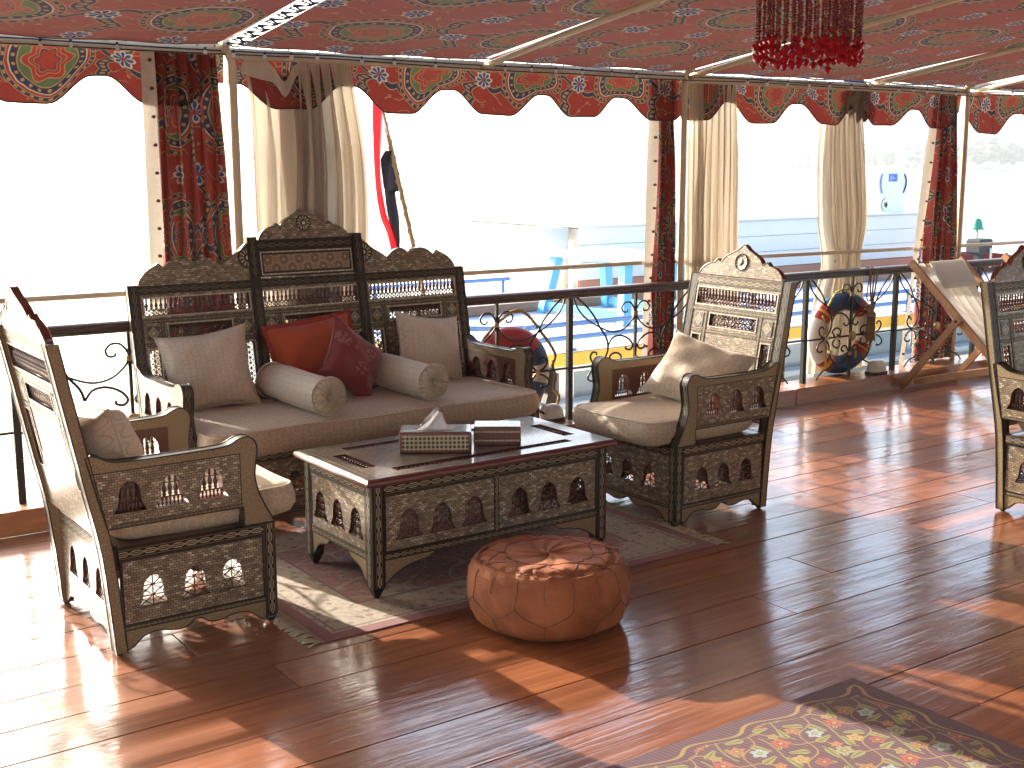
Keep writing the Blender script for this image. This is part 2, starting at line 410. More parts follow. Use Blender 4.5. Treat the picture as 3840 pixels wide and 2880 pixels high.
plain('dark_glass', (0.02, 0.025, 0.03), 0.1, 0.2, 3)
plain('grey_glass', (0.16, 0.20, 0.22), 0.12, 0.15, 3)
plain('tissue', (0.80, 0.80, 0.80), 0.9, 0.02)
plain('screen_blue', (0.06, 0.14, 0.55), 0.3, 0.2, 30)
plain('green_plastic', (0.02, 0.22, 0.14), 0.4)
plain('lamp_glass', (0.52, 0.50, 0.44), 0.25, 0.1, 20)
m = Mat('bulb_glint_glass', 0.05, (0.85, 0.85, 0.85)); m.c = m.col((0.95, 0.95, 0.95)); m.translucent(0.7); M['bulb_glint_glass'] = m.m  # translucent white stands in for sky glinting through clear, unlit glass
plain('stitch', (0.14, 0.07, 0.04), 0.8)
plain('tassel_silk', (0.24, 0.16, 0.085), 0.8, 0.25, 90)
plain('rivet', (0.10, 0.025, 0.02), 0.5)
plain('bead_red', (0.22, 0.016, 0.016), 0.2, 0.6, 120, spec=0.7)
plain('bead_gold', (0.30, 0.13, 0.035), 0.25, 0.4, 150, metal=0.4)
m = Mat('crystal_red', 0.12, (0.55, 0.018, 0.035), spec=0.8, coat=1.0, coat_rough=0.03); m.c = m.col((0.75, 0.03, 0.06)); m.translucent(0.5); M['crystal_red'] = m.m
m = Mat('bottle', 0.1, (0.55, 0.68, 0.75), spec=0.6); m.c = m.col((0.6, 0.75, 0.85)); m.translucent(0.5); M['bottle'] = m.m
m = Mat('leather', 0.62, spec=0.35); x, y, z = m.coords('Object')
n = m.noise(m.vec(x, y, z), 7, 4, 0.6); n2 = m.noise(m.vec(x, y, z * 3), 16, 5, 0.7, 0.8)
m.base(m.mix(n.ss(0.3, 0.7), (0.26, 0.075, 0.024), (0.39, 0.130, 0.048)))
m.bump(n2 * 1.0 + m.noise(m.vec(x * 2, y * 2, z * 9), 14, 5, 0.7) * 0.6, 0.7, 0.008); M['leather'] = m.m

# rugs
m = Mat('persian', 0.95, sheen=0.1); u, v, _ = m.coords()     # metres from the rug's centre, u along, v across
hu, hv = 0.93, 0.63
n = m.noise(m.vec(u, v), 26, 3); n2 = m.noise(m.vec(u, v, 3.0), 34, 3); wv = m.noise(m.vec(u, v), 300, 1)
ed = ((u.abs() - hu).max(v.abs() - hv)) * -1.0             # distance from the edge
d, dc = m.voro(m.vec(u, v), 15.0)
c = m.mix(n.ss(0.45, 0.6), (0.21, 0.042, 0.044), (0.28, 0.070, 0.066)); c = m.mix((n2 > 0.585) + 0.0, c, (0.26, 0.22, 0.155)); c = m.mix(n.between(0.36, 0.40), c, (0.06, 0.06, 0.05))
vine = ((u * 21.0 + (v * 17.0).sin() * 1.4).sin() + (v * 19.0 + (u * 13.0).sin() * 1.4).sin()).abs()
c = m.mix(vine < 0.14, c, (0.33, 0.25, 0.16))
brd = m.mix(n2.ss(0.42, 0.62), (0.34, 0.29, 0.205), (0.26, 0.21, 0.145)); brd = m.mix((n > 0.60) + 0.0, brd, (0.075, 0.085, 0.07)); brd = m.mix((d < 0.22) * (n2 > 0.46), brd, (0.20, 0.06, 0.05))
c = m.mix(ed < 0.27, c, brd); c = m.mix((ed - 0.27).abs() < 0.007, c, (0.10, 0.045, 0.04)); c = m.mix((ed - 0.075).abs() < 0.006, c, (0.12, 0.08, 0.06))
c = m.mix(ed < 0.055, c, (0.17, 0.022, 0.03))
c = m.mix(0.22, c, (0.42, 0.31, 0.25)); m.base(c); m.bump(wv + n, 0.4, 0.003); M['persian'] = m.m
plain('fringe', (0.46, 0.39, 0.25), 0.9, 0.2, 60)
m = Mat('floral', 0.9, sheen=0.1); u, v, _ = m.coords()
PUR, PUR2, GLD = (0.085, 0.030, 0.042), (0.12, 0.046, 0.060), (0.27, 0.17, 0.055)
rib = ((u + v * 0.2) * 420.0).sin()
c = m.mix(rib * 0.25 + 0.5, PUR, PUR2)
PX, PY = 0.225, 0.265
w = m.noise(m.vec(u, v), 6, 2) - 0.5
for k, (ox, oy) in enumerate(((0, 0), (0.5, 0.5))):
    a = ((u + w * 0.02) / PX + ox); b = ((v + w * 0.02) / PY + oy)
    x = (a.frac() - 0.5) * PX; y = (b.frac() - 0.5) * PY
    rid, _ = m.white(m.vec(a.floor(), b.floor(), float(k)))
    # stems and leaves
    th0 = y.atan2(x); rr = (x * x + y * y).sqrt()
    stem = ((x - (y * 22.0).sin() * 0.018).abs() < 0.0035) * (rr < 0.10)
    leaf = ((th0 * 5.0 + rid * 6.0).cos() * 0.032 + 0.055)
    lf = (rr < leaf) * (rr > 0.025) * ((th0 * 5.0 + rid * 6.0).cos() > 0.55)
    c = m.mix(stem, c, (0.20, 0.17, 0.05)); c = m.mix(lf, c, (0.23, 0.22, 0.065)); c = m.mix(lf * ((th0 * 5.0 + rid * 6.0).cos() > 0.96), c, (0.13, 0.12, 0.04))
    for j, (fx, fy, rad, cc) in enumerate(((-0.050, 0.032, 0.029, (0.30, 0.075, 0.045)), (0.045, 0.042, 0.033, (0.29, 0.27, 0.15)), (0.02, -0.055, 0.028, (0.34, 0.145, 0.055)), (-0.055, -0.050, 0.021, (0.31, 0.21, 0.075)))):
        if k: cc = ((0.30, 0.36, 0.33), (0.36, 0.07, 0.05), (0.40, 0.26, 0.08), (0.40, 0.15, 0.05))[j]
        r, th = polar(m, x - fx, (y - fy) * 1.15)
        pt = (th * 5.0 + rid * 5.0).cos() * 0.16 + 0.86
        q = r / pt
        c = m.mix(q < rad, c, tuple(z * 0.75 for z in cc)); c = m.mix((q < rad * 0.88) * ((th * 10.0).cos() > -0.5), c, cc)
        c = m.mix(q < rad * 0.42, c, tuple(z * 0.5 for z in cc)); c = m.mix(q < rad * 0.25, c, (0.34, 0.25, 0.09))
# ogee lattice
for sg in (1, -1):
    s1 = ((u / PX + (v * (2 * PI / PY)).sin() * 0.10 * sg + v / PY * 0.0 + 0.25 * sg).frac() - 0.5).abs()
    lz = ((u / PX * sg + v / PY + ((u / PX - v / PY * sg) * (2 * PI)).sin() * 0.11).frac() - 0.5).abs()
    c = m.mix(lz < 0.016, c, GLD)
eu, ev = 1.02 - u.abs(), 0.75 - v.abs()
ed = eu.min(ev) + ((u + v) * 27.0).sin() * 0.016
c = m.mix(ed < 0.075, c, PUR); c = m.mix((ed - 0.055).abs() < 0.0045, c, GLD); c = m.mix((ed - 0.082).abs() < 0.0015, c, GLD)
m.base(c); m.bump(rib * 0.4 + m.noise(m.vec(u, v), 200, 2), 0.4, 0.002); M['floral'] = m.m

# flag: red, white and black bands
m = Mat('flag_cloth', 0.8); u, v, _ = m.coords()
m.base(m.mix(v > 0.6667, m.mix(v > 0.3333, (0.012, 0.012, 0.018), (0.72, 0.72, 0.74)), (0.52, 0.02, 0.03))); m.translucent(0.4); M['flag_cloth'] = m.m
# water and the far bank
m = Mat('water', 0.12, (0.10, 0.14, 0.13), spec=0.5); x, y, z = m.coords('Object')
m.bump(m.noise(m.vec(x, y, z), 0.9, 4, 0.6) + m.noise(m.vec(x, y * 1.4, z), 3.5, 3) * 0.4, 0.5, 0.25); M['water'] = m.m
plain('shore_sand', (0.30, 0.24, 0.16), 0.9, 0.2, 0.02)
plain('tree_green', (0.05, 0.075, 0.03), 0.8, 0.4, 0.3)
plain('far_wall', (0.48, 0.42, 0.34), 0.8, 0.1, 0.2)
plain('far_window', (0.06, 0.07, 0.08), 0.3)

# ------------------------------------------------------------------ mesh helpers
class MB:
    def __init__(s): s.V, s.F, s.U, s.I, s.Sm = [], [], [], [], []
    def add(s, V, F, U=None, mi=0, sm=False):
        o = len(s.V); s.V += [tuple(v) for v in V]
        for k, f in enumerate(F):
            s.F.append(tuple(o + i for i in f)); s.U.append(U[k] if U else None)
            s.I.append(mi[k] if isinstance(mi, list) else mi); s.Sm.append(sm)
        return s
    def build(s, name, mats, parent=None, loc=None):
        me = bpy.data.meshes.new(name); me.from_pydata(s.V, [], s.F); me.update()
        lay = me.uv_layers.new(name='UVMap')
        for p, uv, mi, sm in zip(me.polygons, s.U, s.I, s.Sm):
            p.material_index = mi; p.use_smooth = sm
            if uv is None:
                n = p.normal; ax = max(range(3), key=lambda i: abs(n[i])); a, b = [(1, 2), (0, 2), (0, 1)][ax]
                uv = [(me.vertices[i].co[a], me.vertices[i].co[b]) for i in p.vertices]
            for li, q in zip(p.loop_indices, uv): lay.data[li].uv = q
        for mm in (mats if isinstance(mats, (list, tuple)) else [mats]): me.materials.append(M[mm])
        return obj(name, me, parent, loc)
    # ---- shapes
    def box(s, lo, hi, mi=0, T=None, ch=0.0):
        x0, y0, z0 = lo; x1, y1, z1 = hi
        if ch:
            return s.cbox(lo, hi, ch, mi, T)
        V = [(x0, y0, z0), (x1, y0, z0), (x1, y1, z0), (x0, y1, z0), (x0, y0, z1), (x1, y0, z1), (x1, y1, z1), (x0, y1, z1)]
        if T: V = [T(*v) for v in V]
        F = [(0, 3, 2, 1), (4, 5, 6, 7), (0, 1, 5, 4), (1, 2, 6, 5), (2, 3, 7, 6), (3, 0, 4, 7)]
        return s.add(V, F, None, mi)
    def cbox(s, lo, hi, ch, mi=0, T=None):
        """box with chamfered edges"""
        c = [(lo[i] + hi[i]) / 2 for i in range(3)]; h = [(hi[i] - lo[i]) / 2 for i in range(3)]
        V = []; idx = {}
        for sx in (-1, 1):
            for sy in (-1, 1):
                for sz in (-1, 1):
                    for ax in range(3):
                        p = [sx * (h[0] - ch), sy * (h[1] - ch), sz * (h[2] - ch)]; sg = (sx, sy, sz)
                        p[ax] = sg[ax] * h[ax]
                        idx[(sx, sy, sz, ax)] = len(V); V.append(tuple(c[i] + p[i] for i in range(3)))
        F = []
        for ax in range(3):
            a, b = [(1, 2), (2, 0), (0, 1)][ax]
            for sg in (-1, 1):
                q = []
                for sa, sb in ((-1, -1), (1, -1), (1, 1), (-1, 1)):
                    t = [0, 0, 0]; t[ax] = sg; t[a] = sa; t[b] = sb; q.append(idx[(*t, ax)])
                F.append(tuple(q if sg > 0 else q[::-1]))
        for ax in range(3):
            a, b = [(1, 2), (2, 0), (0, 1)][ax]
            for sa in (-1, 1):
                for sb in (-1, 1):
                    t0 = [0, 0, 0]; t0[a] = sa; t0[b] = sb; t1 = list(t0); t0[ax] = -1; t1[ax] = 1
                    q = [idx[(*t0, a)], idx[(*t1, a)], idx[(*t1, b)], idx[(*t0, b)]]
                    F.append(tuple(q if sa * sb < 0 else q[::-1]))
        for sx in (-1, 1):
            for sy in (-1, 1):
                for sz in (-1, 1):
                    q = [idx[(sx, sy, sz, k)] for k in range(3)]
                    F.append(tuple(q if sx * sy * sz > 0 else q[::-1]))
        if T: V = [T(*v) for v in V]
        return s.add(V, F, None, mi)
    def strip(s, a0, a1, b0, b1, c0, c1, T, mi=0):
        """flat bar in (a,b,c) coordinates, uv = length in widths, 0..1 across"""
        P = [(a0, b0), (a1, b0), (a1, b1), (a0, b1)]
        la, lb = a1 - a0, b1 - b0
        uv = [((a - a0) / lb, (b - b0) / lb) for a, b in P] if la >= lb else [((b - b0) / la, (a - a0) / la) for a, b in P]
        V = [T(a, b, c0) for a, b in P] + [T(a, b, c1) for a, b in P]
        F = [(0, 1, 2, 3), (7, 6, 5, 4)]; U = [uv, uv[::-1]]
        for i in range(4):
            j = (i + 1) % 4; F.append((j, i, i + 4, j + 4)); U.append([(0.5, 0.02)] * 4)
        return s.add(V, F, U, mi)
    def slab(s, outline, holes, c0, c1, T, mi=(0, 0, 0), perim=False, uvf=None, hole_mi=None, rim=None):
        """polygon with holes in (a,b), thickness c0..c1; mi = front, back, wall"""
        loops = [outline] + list(holes)
        tr = tessellate_polygon([[Vector((a, b, 0)) for a, b in L] for L in loops])
        flat = [p for L in loops for p in L]; n = len(flat)
        V = [T(a, b, c0) for a, b in flat] + [T(a, b, c1) for a, b in flat]
        F, U, I = [], [], []
        uvf = uvf or (lambda a, b: (a, b))
        for t in tr:
            (ax, ay), (bx, by), (cx, cy) = (flat[i] for i in t)
            ar = (bx - ax) * (cy - ay) - (by - ay) * (cx - ax)
            if abs(ar) < 1e-10: continue
            if ar < 0: t = (t[0], t[2], t[1])
            F.append(tuple(t)); U.append([uvf(*flat[i]) for i in t]); I.append(mi[0])
            F.append(tuple(i + n for i in reversed(t))); U.append([uvf(*flat[i]) for i in reversed(t)]); I.append(mi[1])
        o = 0; W = abs(c1 - c0)
        for li, L in enumerate(loops):
            k = len(L); area = sum(L[i][0] * L[(i + 1) % k][1] - L[(i + 1) % k][0] * L[i][1] for i in range(k))
            flip = (area > 0) == (li > 0); acc = 0.0
            for i in range(k):
                j = (i + 1) % k; d = math.dist(L[i], L[j])
                f = (o + j, o + i, o + i + n, o + j + n); uu = [((acc + d) / W, 0), (acc / W, 0), (acc / W, 1), ((acc + d) / W, 1)]
                if flip: f, uu = f[::-1], uu[::-1]
                F.append(f); U.append(uu if (perim and li == 0) else [(0.5, 0.5)] * 4); I.append(mi[2] if li == 0 else (hole_mi if hole_mi is not None else mi[2])); acc += d
            o += k
        if rim:
            for c in (c0, c1): s.tube([T(a, b, c) for a, b in outline], rim[1], 4, rim[0], True, False)
        return s.add(V, F, U, I)
    def lathe(s, prof, n=8, T=None, mi=0, sm=True, cap=True):
        V, F = [], []
        for r, z in prof:
            for k in range(n):
                a = 2 * PI * k / n; V.append((r * math.cos(a), r * math.sin(a), z))
        for i in range(len(prof) - 1):
            for k in range(n):
                F.append((i * n + k, i * n + (k + 1) % n, (i + 1) * n + (k + 1) % n, (i + 1) * n + k))
        if cap: F.append(tuple(range(n))[::-1]); F.append(tuple(range((len(prof) - 1) * n, len(prof) * n)))
        if T: V = [T(*v) for v in V]
        return s.add(V, F, None, mi, sm)
    def tube(s, P, r, n=6, mi=0, closed=False, sm=True, flat=None):
        P = [Vector(p) for p in P]; k = len(P)
        rad = r if isinstance(r, (list, tuple)) else [r] * k
        V, F = [], []; up = None
        for i in range(k):
            if closed: t = P[(i + 1) % k] - P[i - 1]
            else: t = P[min(i + 1, k - 1)] - P[max(i - 1, 0)]
            t = t.normalized() if t.length > 1e-9 else Vector((0, 0, 1))
            if up is None:
                up = Vector((0, 0, 1)) if abs(t.z) < 0.9 else Vector((0, 1, 0))
            a = up - t * up.dot(t); a = a.normalized() if a.length > 1e-6 else t.orthogonal().normalized(); up = a; b = t.cross(a)
            for j in range(n):
                an = 2 * PI * (j + 0.5) / n; ca, cb = math.cos(an) * rad[i], math.sin(an) * rad[i]
                if flat: cb *= flat
                V.append(P[i] + a * ca + b * cb)
        rng = k if closed else k - 1
        for i in range(rng):
            i2 = (i + 1) % k
            for j in range(n): F.append((i * n + j, i * n + (j + 1) % n, i2 * n + (j + 1) % n, i2 * n + j))
        if not closed: F.append(tuple(range(n))[::-1]); F.append(tuple(range((k - 1) * n, k * n)))
        return s.add(V, F, None, mi, sm)
    def grid(s, f, nu, nv, uvf=None, mi=0, sm=True):
        V = [f(i / nu, j / nv) for j in range(nv + 1) for i in range(nu + 1)]
        F, U = [], []
        for j in range(nv):
            for i in range(nu):
                F.append((j * (nu + 1) + i, j * (nu + 1) + i + 1, (j + 1) * (nu + 1) + i + 1, (j + 1) * (nu + 1) + i))
                if uvf: U.append([uvf(a / nu, b / nv) for a, b in ((i, j), (i + 1, j), (i + 1, j + 1), (i, j + 1))])
        return s.add(V, F, U if uvf else None, mi, sm)

def obj(name, me, parent=None, loc=None):
    o = bpy.data.objects.new(name, me); col.objects.link(o)
    if parent: o.parent = parent
    if loc is not None: o.location = loc
    return o
def thing(name, label, cat, loc=(0, 0, 0), rz=0.0, group=None):
    o = obj(name, None, None, loc); o.rotation_euler = (0, 0, rz)
    return tag(o, label, cat, group)
def tag(o, label=None, cat=None, group=None, kind=None):
    if label: o['label'] = label
    if cat: o['category'] = cat
    if group: o['group'] = group
    if kind: o['kind'] = kind
    return o
def inst(src, parent, loc=None, rot=None, scale=None, name=None):
    o = src.copy(); col.objects.link(o); o.parent = parent
    if loc is not None: o.location = loc
    if rot is not None: o.rotation_euler = rot
    if scale is not None: o.scale = scale
    return o
def copy_tree(o, parent=None):
    c = o.copy(); col.objects.link(c); c.parent = parent
    for ch in list(o.children): copy_tree(ch, c)
    return c
XYZ = lambda x, y, z: (x, y, z)
def smooth_path(P, k=4):
    """Catmull-Rom through the points"""
    P = [Vector(p) for p in P]; out = []
    for i in range(len(P) - 1):
        a, b, c, d = P[max(i - 1, 0)], P[i], P[i + 1], P[min(i + 2, len(P) - 1)]
        for j in range(k):
            t = j / k
            out.append(0.5 * ((2 * b) + (c - a) * t + (2 * a - 5 * b + 4 * c - d) * t * t + (3 * b - 3 * c + d - a) * t ** 3))
    out.append(P[-1]); return out
def sp2(P, k=4): return [(v.x, v.y) for v in smooth_path([(a, b, 0) for a, b in P], k)]

# ------------------------------------------------------------------ the deck
deck = tag(MB().box((-4, -2.2, -0.16), (14, 5.78, -0.032)).build('deck', 'rail_wood'), kind='structure')
seams = [-2.2, -1.9, -1.62, -1.33, -1.04, -0.75, -0.46, -0.18, 0.11, 0.4, 0.68, 0.97, 1.2, 1.47, 1.76, 2.047, 2.338, 2.612, 2.89, 3.12, 3.36, 3.575, 3.787, 4.03, 4.263, 4.42, 4.7, 4.95, 5.188, 5.4, 5.545]
for i in range(len(seams) - 1):
    x = -4 - rnd.random() * 2.5
    while x < 14:
        L = 3.2 + rnd.random() * 2.2
        x0, x1 = max(x, -4), min(x + L, 14)
        if x1 - x0 > 0.1:
            g = 0.0016 + rnd.random() * 0.0012
            p = MB().cbox((-(x1 - x0) / 2 + g, seams[i] + g, -0.03), ((x1 - x0) / 2 - g, seams[i + 1] - g, rnd.uniform(-0.0006, 0.0006)), 0.0008).build('plank', 'deck_wood', deck, ((x0 + x1) / 2, 0, 0))
            p.rotation_euler = (R(rnd.uniform(-0.12, 0.12)) * 0.0, 0, 0)
        x += L
cw = MB().grid(lambda a, b: (-4 + 18 * a, -2.1 + 0.03 * math.sin(a * 400) * (0.4 + b), 2.12 - 2.12 * b), 300, 6, lambda a, b: (18 * a, 2.1 * b))
tag(cw.build('added_light_screen', 'canvas'), kind='structure')  # added unseen behind the camera to cut sky fill on the furniture fronts
kerb = tag(obj('kerb', None), kind='structure')
for k in range(7):
    x0 = -4 + k * 2.57
    MB().cbox((x0 + 0.001, 5.548, 0.0), (x0 + 2.569, 5.80, 0.112 - 0.001 * (k % 2)), 0.006).build('kerb_board', 'kerb_wood', kerb)

# ------------------------------------------------------------------ railing
def zr(x): return 0.904 - 0.0052 * (x - 1.55)
RY = 5.68
rail = thing('railing', 'dark wooden handrail on black wrought iron scroll balusters along the deck edge', 'railing', (0, RY, 0))
for k in range(7):
    x0, x1 = -4 + k * 2.57, -4 + (k + 1) * 2.57
    mb = MB()
    prof = [(-0.036, -0.052), (0.036, -0.052), (0.036, -0.040), (0.028, -0.036), (0.028, -0.026), (0.04, -0.02), (0.042, -0.006), (0.03, 0.0), (-0.03, 0.0), (-0.042, -0.006), (-0.04, -0.02), (-0.028, -0.026), (-0.028, -0.036), (-0.036, -0.040)]
    V = [(x0, y, zr(x0) + z) for y, z in prof] + [(x1 - 0.002, y, zr(x1) + z) for y, z in prof]; n = len(prof)
    mb.add(V, [(i, (i + 1) % n, (i + 1) % n + n, i + n) for i in range(n)] + [tuple(range(n)), tuple(range(n, 2 * n))[::-1]])
    mb.build('handrail', 'rail_wood', rail)
PX = [0.29 - 1.035, 0.29, 1.325, 2.37, 3.41, 4.449, 5.468, 6.487, 7.445, 8.41, 9.38, 10.36]
for x in PX:
    MB().cbox((x - 0.017, -0.017, 0.11), (x + 0.017, 0.017, zr(x) - 0.05), 0.003).build('post', 'iron', rail)
def f_(x, y):       # traced scroll points -> panel metres (x from the middle, z)
    return ((x - 805) / 1000.0, 0.405 + (850 - 0.111 * (x - 805) - y) / 1400.0)
half = [
    [(352, 285), (440, 375), (505, 470), (545, 560), (590, 640), (606, 720), (596, 790), (548, 880)],
    [(352, 285), (385, 400), (450, 490), (545, 560), (640, 600), (720, 575), (775, 510), (800, 455), (798, 400), (770, 350), (730, 350), (706, 390), (716, 428), (742, 428), (748, 408)],
    [(606, 720), (640, 650), (700, 630), (760, 660), (790, 715), (770, 752), (740, 745), (738, 722)],
    [(548, 880), (500, 860), (478, 810), (494, 772), (522, 776), (524, 796)],
    [(655, 875), (618, 820), (640, 785), (676, 780), (704, 805), (696, 846), (676, 850), (668, 836)],
    [(548, 888), (584, 945), (592, 1010), (612, 1075), (660, 1125), (730, 1122), (780, 1070), (795, 1010)],
    [(548, 888), (490, 930), (462, 980), (478, 1012), (512, 1012), (520, 996)],
    [(655, 880), (622, 930), (650, 968), (684, 970), (702, 935), (690, 900)],
    [(660, 1125), (600, 1170), (520, 1215), (470, 1285)],
    [(795, 1010), (770, 960), (738, 955), (718, 985), (730, 1008), (748, 1004)],
]
scr = MB()
for P in half:
    Q = [f_(*p) for p in P]
    for sg in (1, -1):
        scr.tube(smooth_path([(sg * a, 0.004 * sg, b) for a, b in Q], 4), 0.0065, 5, flat=0.8)
colr = MB(); CPOS = []
for sg in (1, -1):
    for (px, py) in ((548, 884), (655, 877), (592, 1010)):
        a, b = f_(px, py)
        CPOS.append((sg * a, 0, b))
colr.box((-0.013, -0.013, -0.010), (0.013, 0.013, 0.010))
rng_ = MB().lathe([(0.010, -0.013), (0.017, -0.011), (0.017, -0.006), (0.012, -0.004), (0.017, -0.002), (0.017, 0.003), (0.012, 0.005), (0.017, 0.007), (0.017, 0.011), (0.010, 0.013)], 8)
RPOS = [(0, 0, f_(805, 440)[1]), (0, 0, f_(805, 1028)[1])]
scr_me = scr.build('scrollwork', 'iron', rail).data
col_me = colr.build('collar', 'brass', rail).data
rng_me = rng_.build('collar', 'brass', rail).data
ros_me = MB().lathe([(0.003, -0.026), (0.014, -0.026), (0.022, -0.021), (0.03, -0.022), (0.034, -0.012), (0.030, -0.006), (0.006, -0.006)], 14, lambda x, y, z: (x, z, y)).build('rosette', 'brass', rail).data
for o in list(rail.children)[-4:]: bpy.data.objects.remove(o)
for a, b in zip(PX[:-1], PX[1:]):
    xm = (a + b) / 2; dz = zr(xm) - zr(6.97)
    s_ = obj('scrollwork', scr_me, rail, (xm, 0, dz)); s_.scale = ((b - a) / 0.958, 1, 1)
    for p_ in CPOS: obj('collar', col_me, s_, p_)
    for p_ in RPOS: obj('collar', rng_me, s_, p_)
    obj('rosette', ros_me, s_, (0, -0.004, 0.405))
    MB().box((-0.008, -0.008, 0.11), (0.008, 0.008, zr(xm) - 0.05)).build('baluster', 'iron', rail, (xm, 0, 0))
    MB().box((a + 0.015, -0.006, 0.399), (b - 0.015, 0.006, 0.411)).build('mid_bar', 'iron', rail, (0, 0, dz))

# ------------------------------------------------------------------ awning frame, roof cloth, valances
def zroof(y):       # underside of the roof cloth
    return 2.165 + 0.138 * (5.72 - y) if y > 2.2 else 2.165 + 0.138 * (5.72 - 2.2) - 0.138 * (2.2 - y)
frame = thing('pipe_scaffold', 'cream painted pipe scaffold of posts and cross bars carrying the awning', 'scaffold')
BEY = 5.755
def post(x, bend):
    P = [(x, BEY, 0.10), (x, BEY, 1.2), (x, BEY, 2.0)]
    P += [(x, BEY, 2.06), (x - 0.012 * bend, BEY - 0.01, 2.11), (x - 0.05 * bend, BEY - 0.03, 2.15), (x - 0.07 * bend, BEY - 0.10, 2.17)]
    MB().tube(smooth_path(P, 5), 0.021, 10).build('post', 'cream_paint', frame)
for x, b in ((-0.5, 0.3), (2.447, 0.9), (5.395, 0.4), (8.27, 1.2)): post(x, b)
def zb(x): return 2.138 - 0.004 * (x - 2.4) if x < 8.3 else 2.115 + 0.03 * (x - 8.3)
for x0, x1 in ((-3, 2.42), (2.42, 5.39), (5.39, 8.28), (8.28, 12)):
    MB().cbox((0, BEY - 0.016, -0.026), (x1 - x0 - 0.004, BEY + 0.016, 0.026), 0.004).build('edge_beam', 'cream_paint', frame, (x0, 0, zb((x0 + x1) / 2)))
for x in (-1.0, 0.95, 3.89, 5.42, 7.10, 8.33, 10.0):
    P = [(x, y, zroof(y) - 0.022 - (0.012 if y > 5.7 else 0)) for y in (5.74, 5.0, 4.0, 3.0, 2.2)]
    MB().tube(P, 0.017, 8).build('cross_bar', 'cream_paint', frame)
    MB().tube([(x, y, zroof(y) - 0.022) for y in (2.2, 1.0, -1.0, -1.9)], 0.017, 8).build('cross_bar', 'cream_paint', frame)
MB().tube([(-3, 2.2, zroof(2.2) - 0.05), (12, 2.2, zroof(2.2) - 0.05)], 0.022, 8).build('ridge_bar', 'cream_paint', frame)
def roof_panel(x0, x1, parent, name):
    n = 14
    def f(a, b):
        x = x0 + (x1 - x0) * a; y = 5.715 - b * 7.6
        sag = 0.02 * math.sin(PI * a) * (0.5 + 0.5 * math.sin(9 * b)) + 0.004 * math.sin(17 * a + 23 * b)
        edge = 0.006 * math.sin(x * 41) if b == 0 else 0
        return (x, y + edge, zroof(y) - sag)
    MB().grid(f, n, 44, lambda a, b: (x0 + (x1 - x0) * a + 0.02, 5.34 - b * 7.6)).build(name, 'textile_roof', parent)
awnings = [((-3.0, -1.0, 0.95, 2.365), 'red printed awning roof left of the laced seam, over the chair seen from behind'),
           ((2.472, 3.89, 5.42, 7.10, 8.30), 'red printed awning roof with large medallions between the laced seam and the bent post'),
           ((8.36, 10.0, 12.0), 'red printed awning roof beyond the bent cream post')]
def valance(parent, x0, x1, ph, per=0.615, zt=2.14, y=5.785, big=1.0):
    nx = max(6, int((x1 - x0) / 0.022)); nz = 8
    def bot(x):
        t = ((x - ph) / per) % 1.0
        d = abs(t - 0.5) * 2                     # 1 at lobe centre, 0 at the arch
        s = min(1, max(0, (d - 0.10) / 0.62)); s = s * s * (3 - 2 * s)
        return 2.004 - 0.122 * s * big + 0.006 * math.sin(7 * x)
    def f(a, b):
        x = x0 + (x1 - x0) * a; zz = zt - b * (zt - bot(x))
        return (x, y + 0.018 * b * math.sin(5.3 * x + 1) + 0.010 * b * math.sin(13 * x), zz - 0.004 * (x - 2.4))
    MB().grid(f, nx, nz, lambda a, b: (x0 + (x1 - x0) * a + 0.06, 0.375 + 0.15 - b * 0.26 if False else 0.38 - b * 0.30)).build('valance', 'textile', parent)
    P = [(x0 + (x1 - x0) * i / nx, y + 0.018 * math.sin(5.3 * (x0 + (x1 - x0) * i / nx) + 1) + 0.010 * math.sin(13 * (x0 + (x1 - x0) * i / nx)), bot(x0 + (x1 - x0) * i / nx) - 0.004 * (x0 + (x1 - x0) * i / nx - 2.4)) for i in range(nx + 1)]
    MB().tube(P, 0.004, 5).build('valance_hem', 'rope_dark', parent)
AW = []
for xs, lab in awnings:
    a = thing('awning', lab, 'awning', group=None)
    for p, q in zip(xs[:-1], xs[1:]): roof_panel(p + 0.004, q - 0.004, a, 'roof_cloth')
    AW.append(a)
valance(AW[0], -2.5, 2.42, 1.50)
valance(AW[1], 2.44, 5.40, 3.39); valance(AW[1], 5.42, 8.24, 6.40 - 0.615 / 2 + 0.04)
valance(AW[2], 8.34, 11.5, 8.62, 0.7, 2.15, 5.80, 1.25)
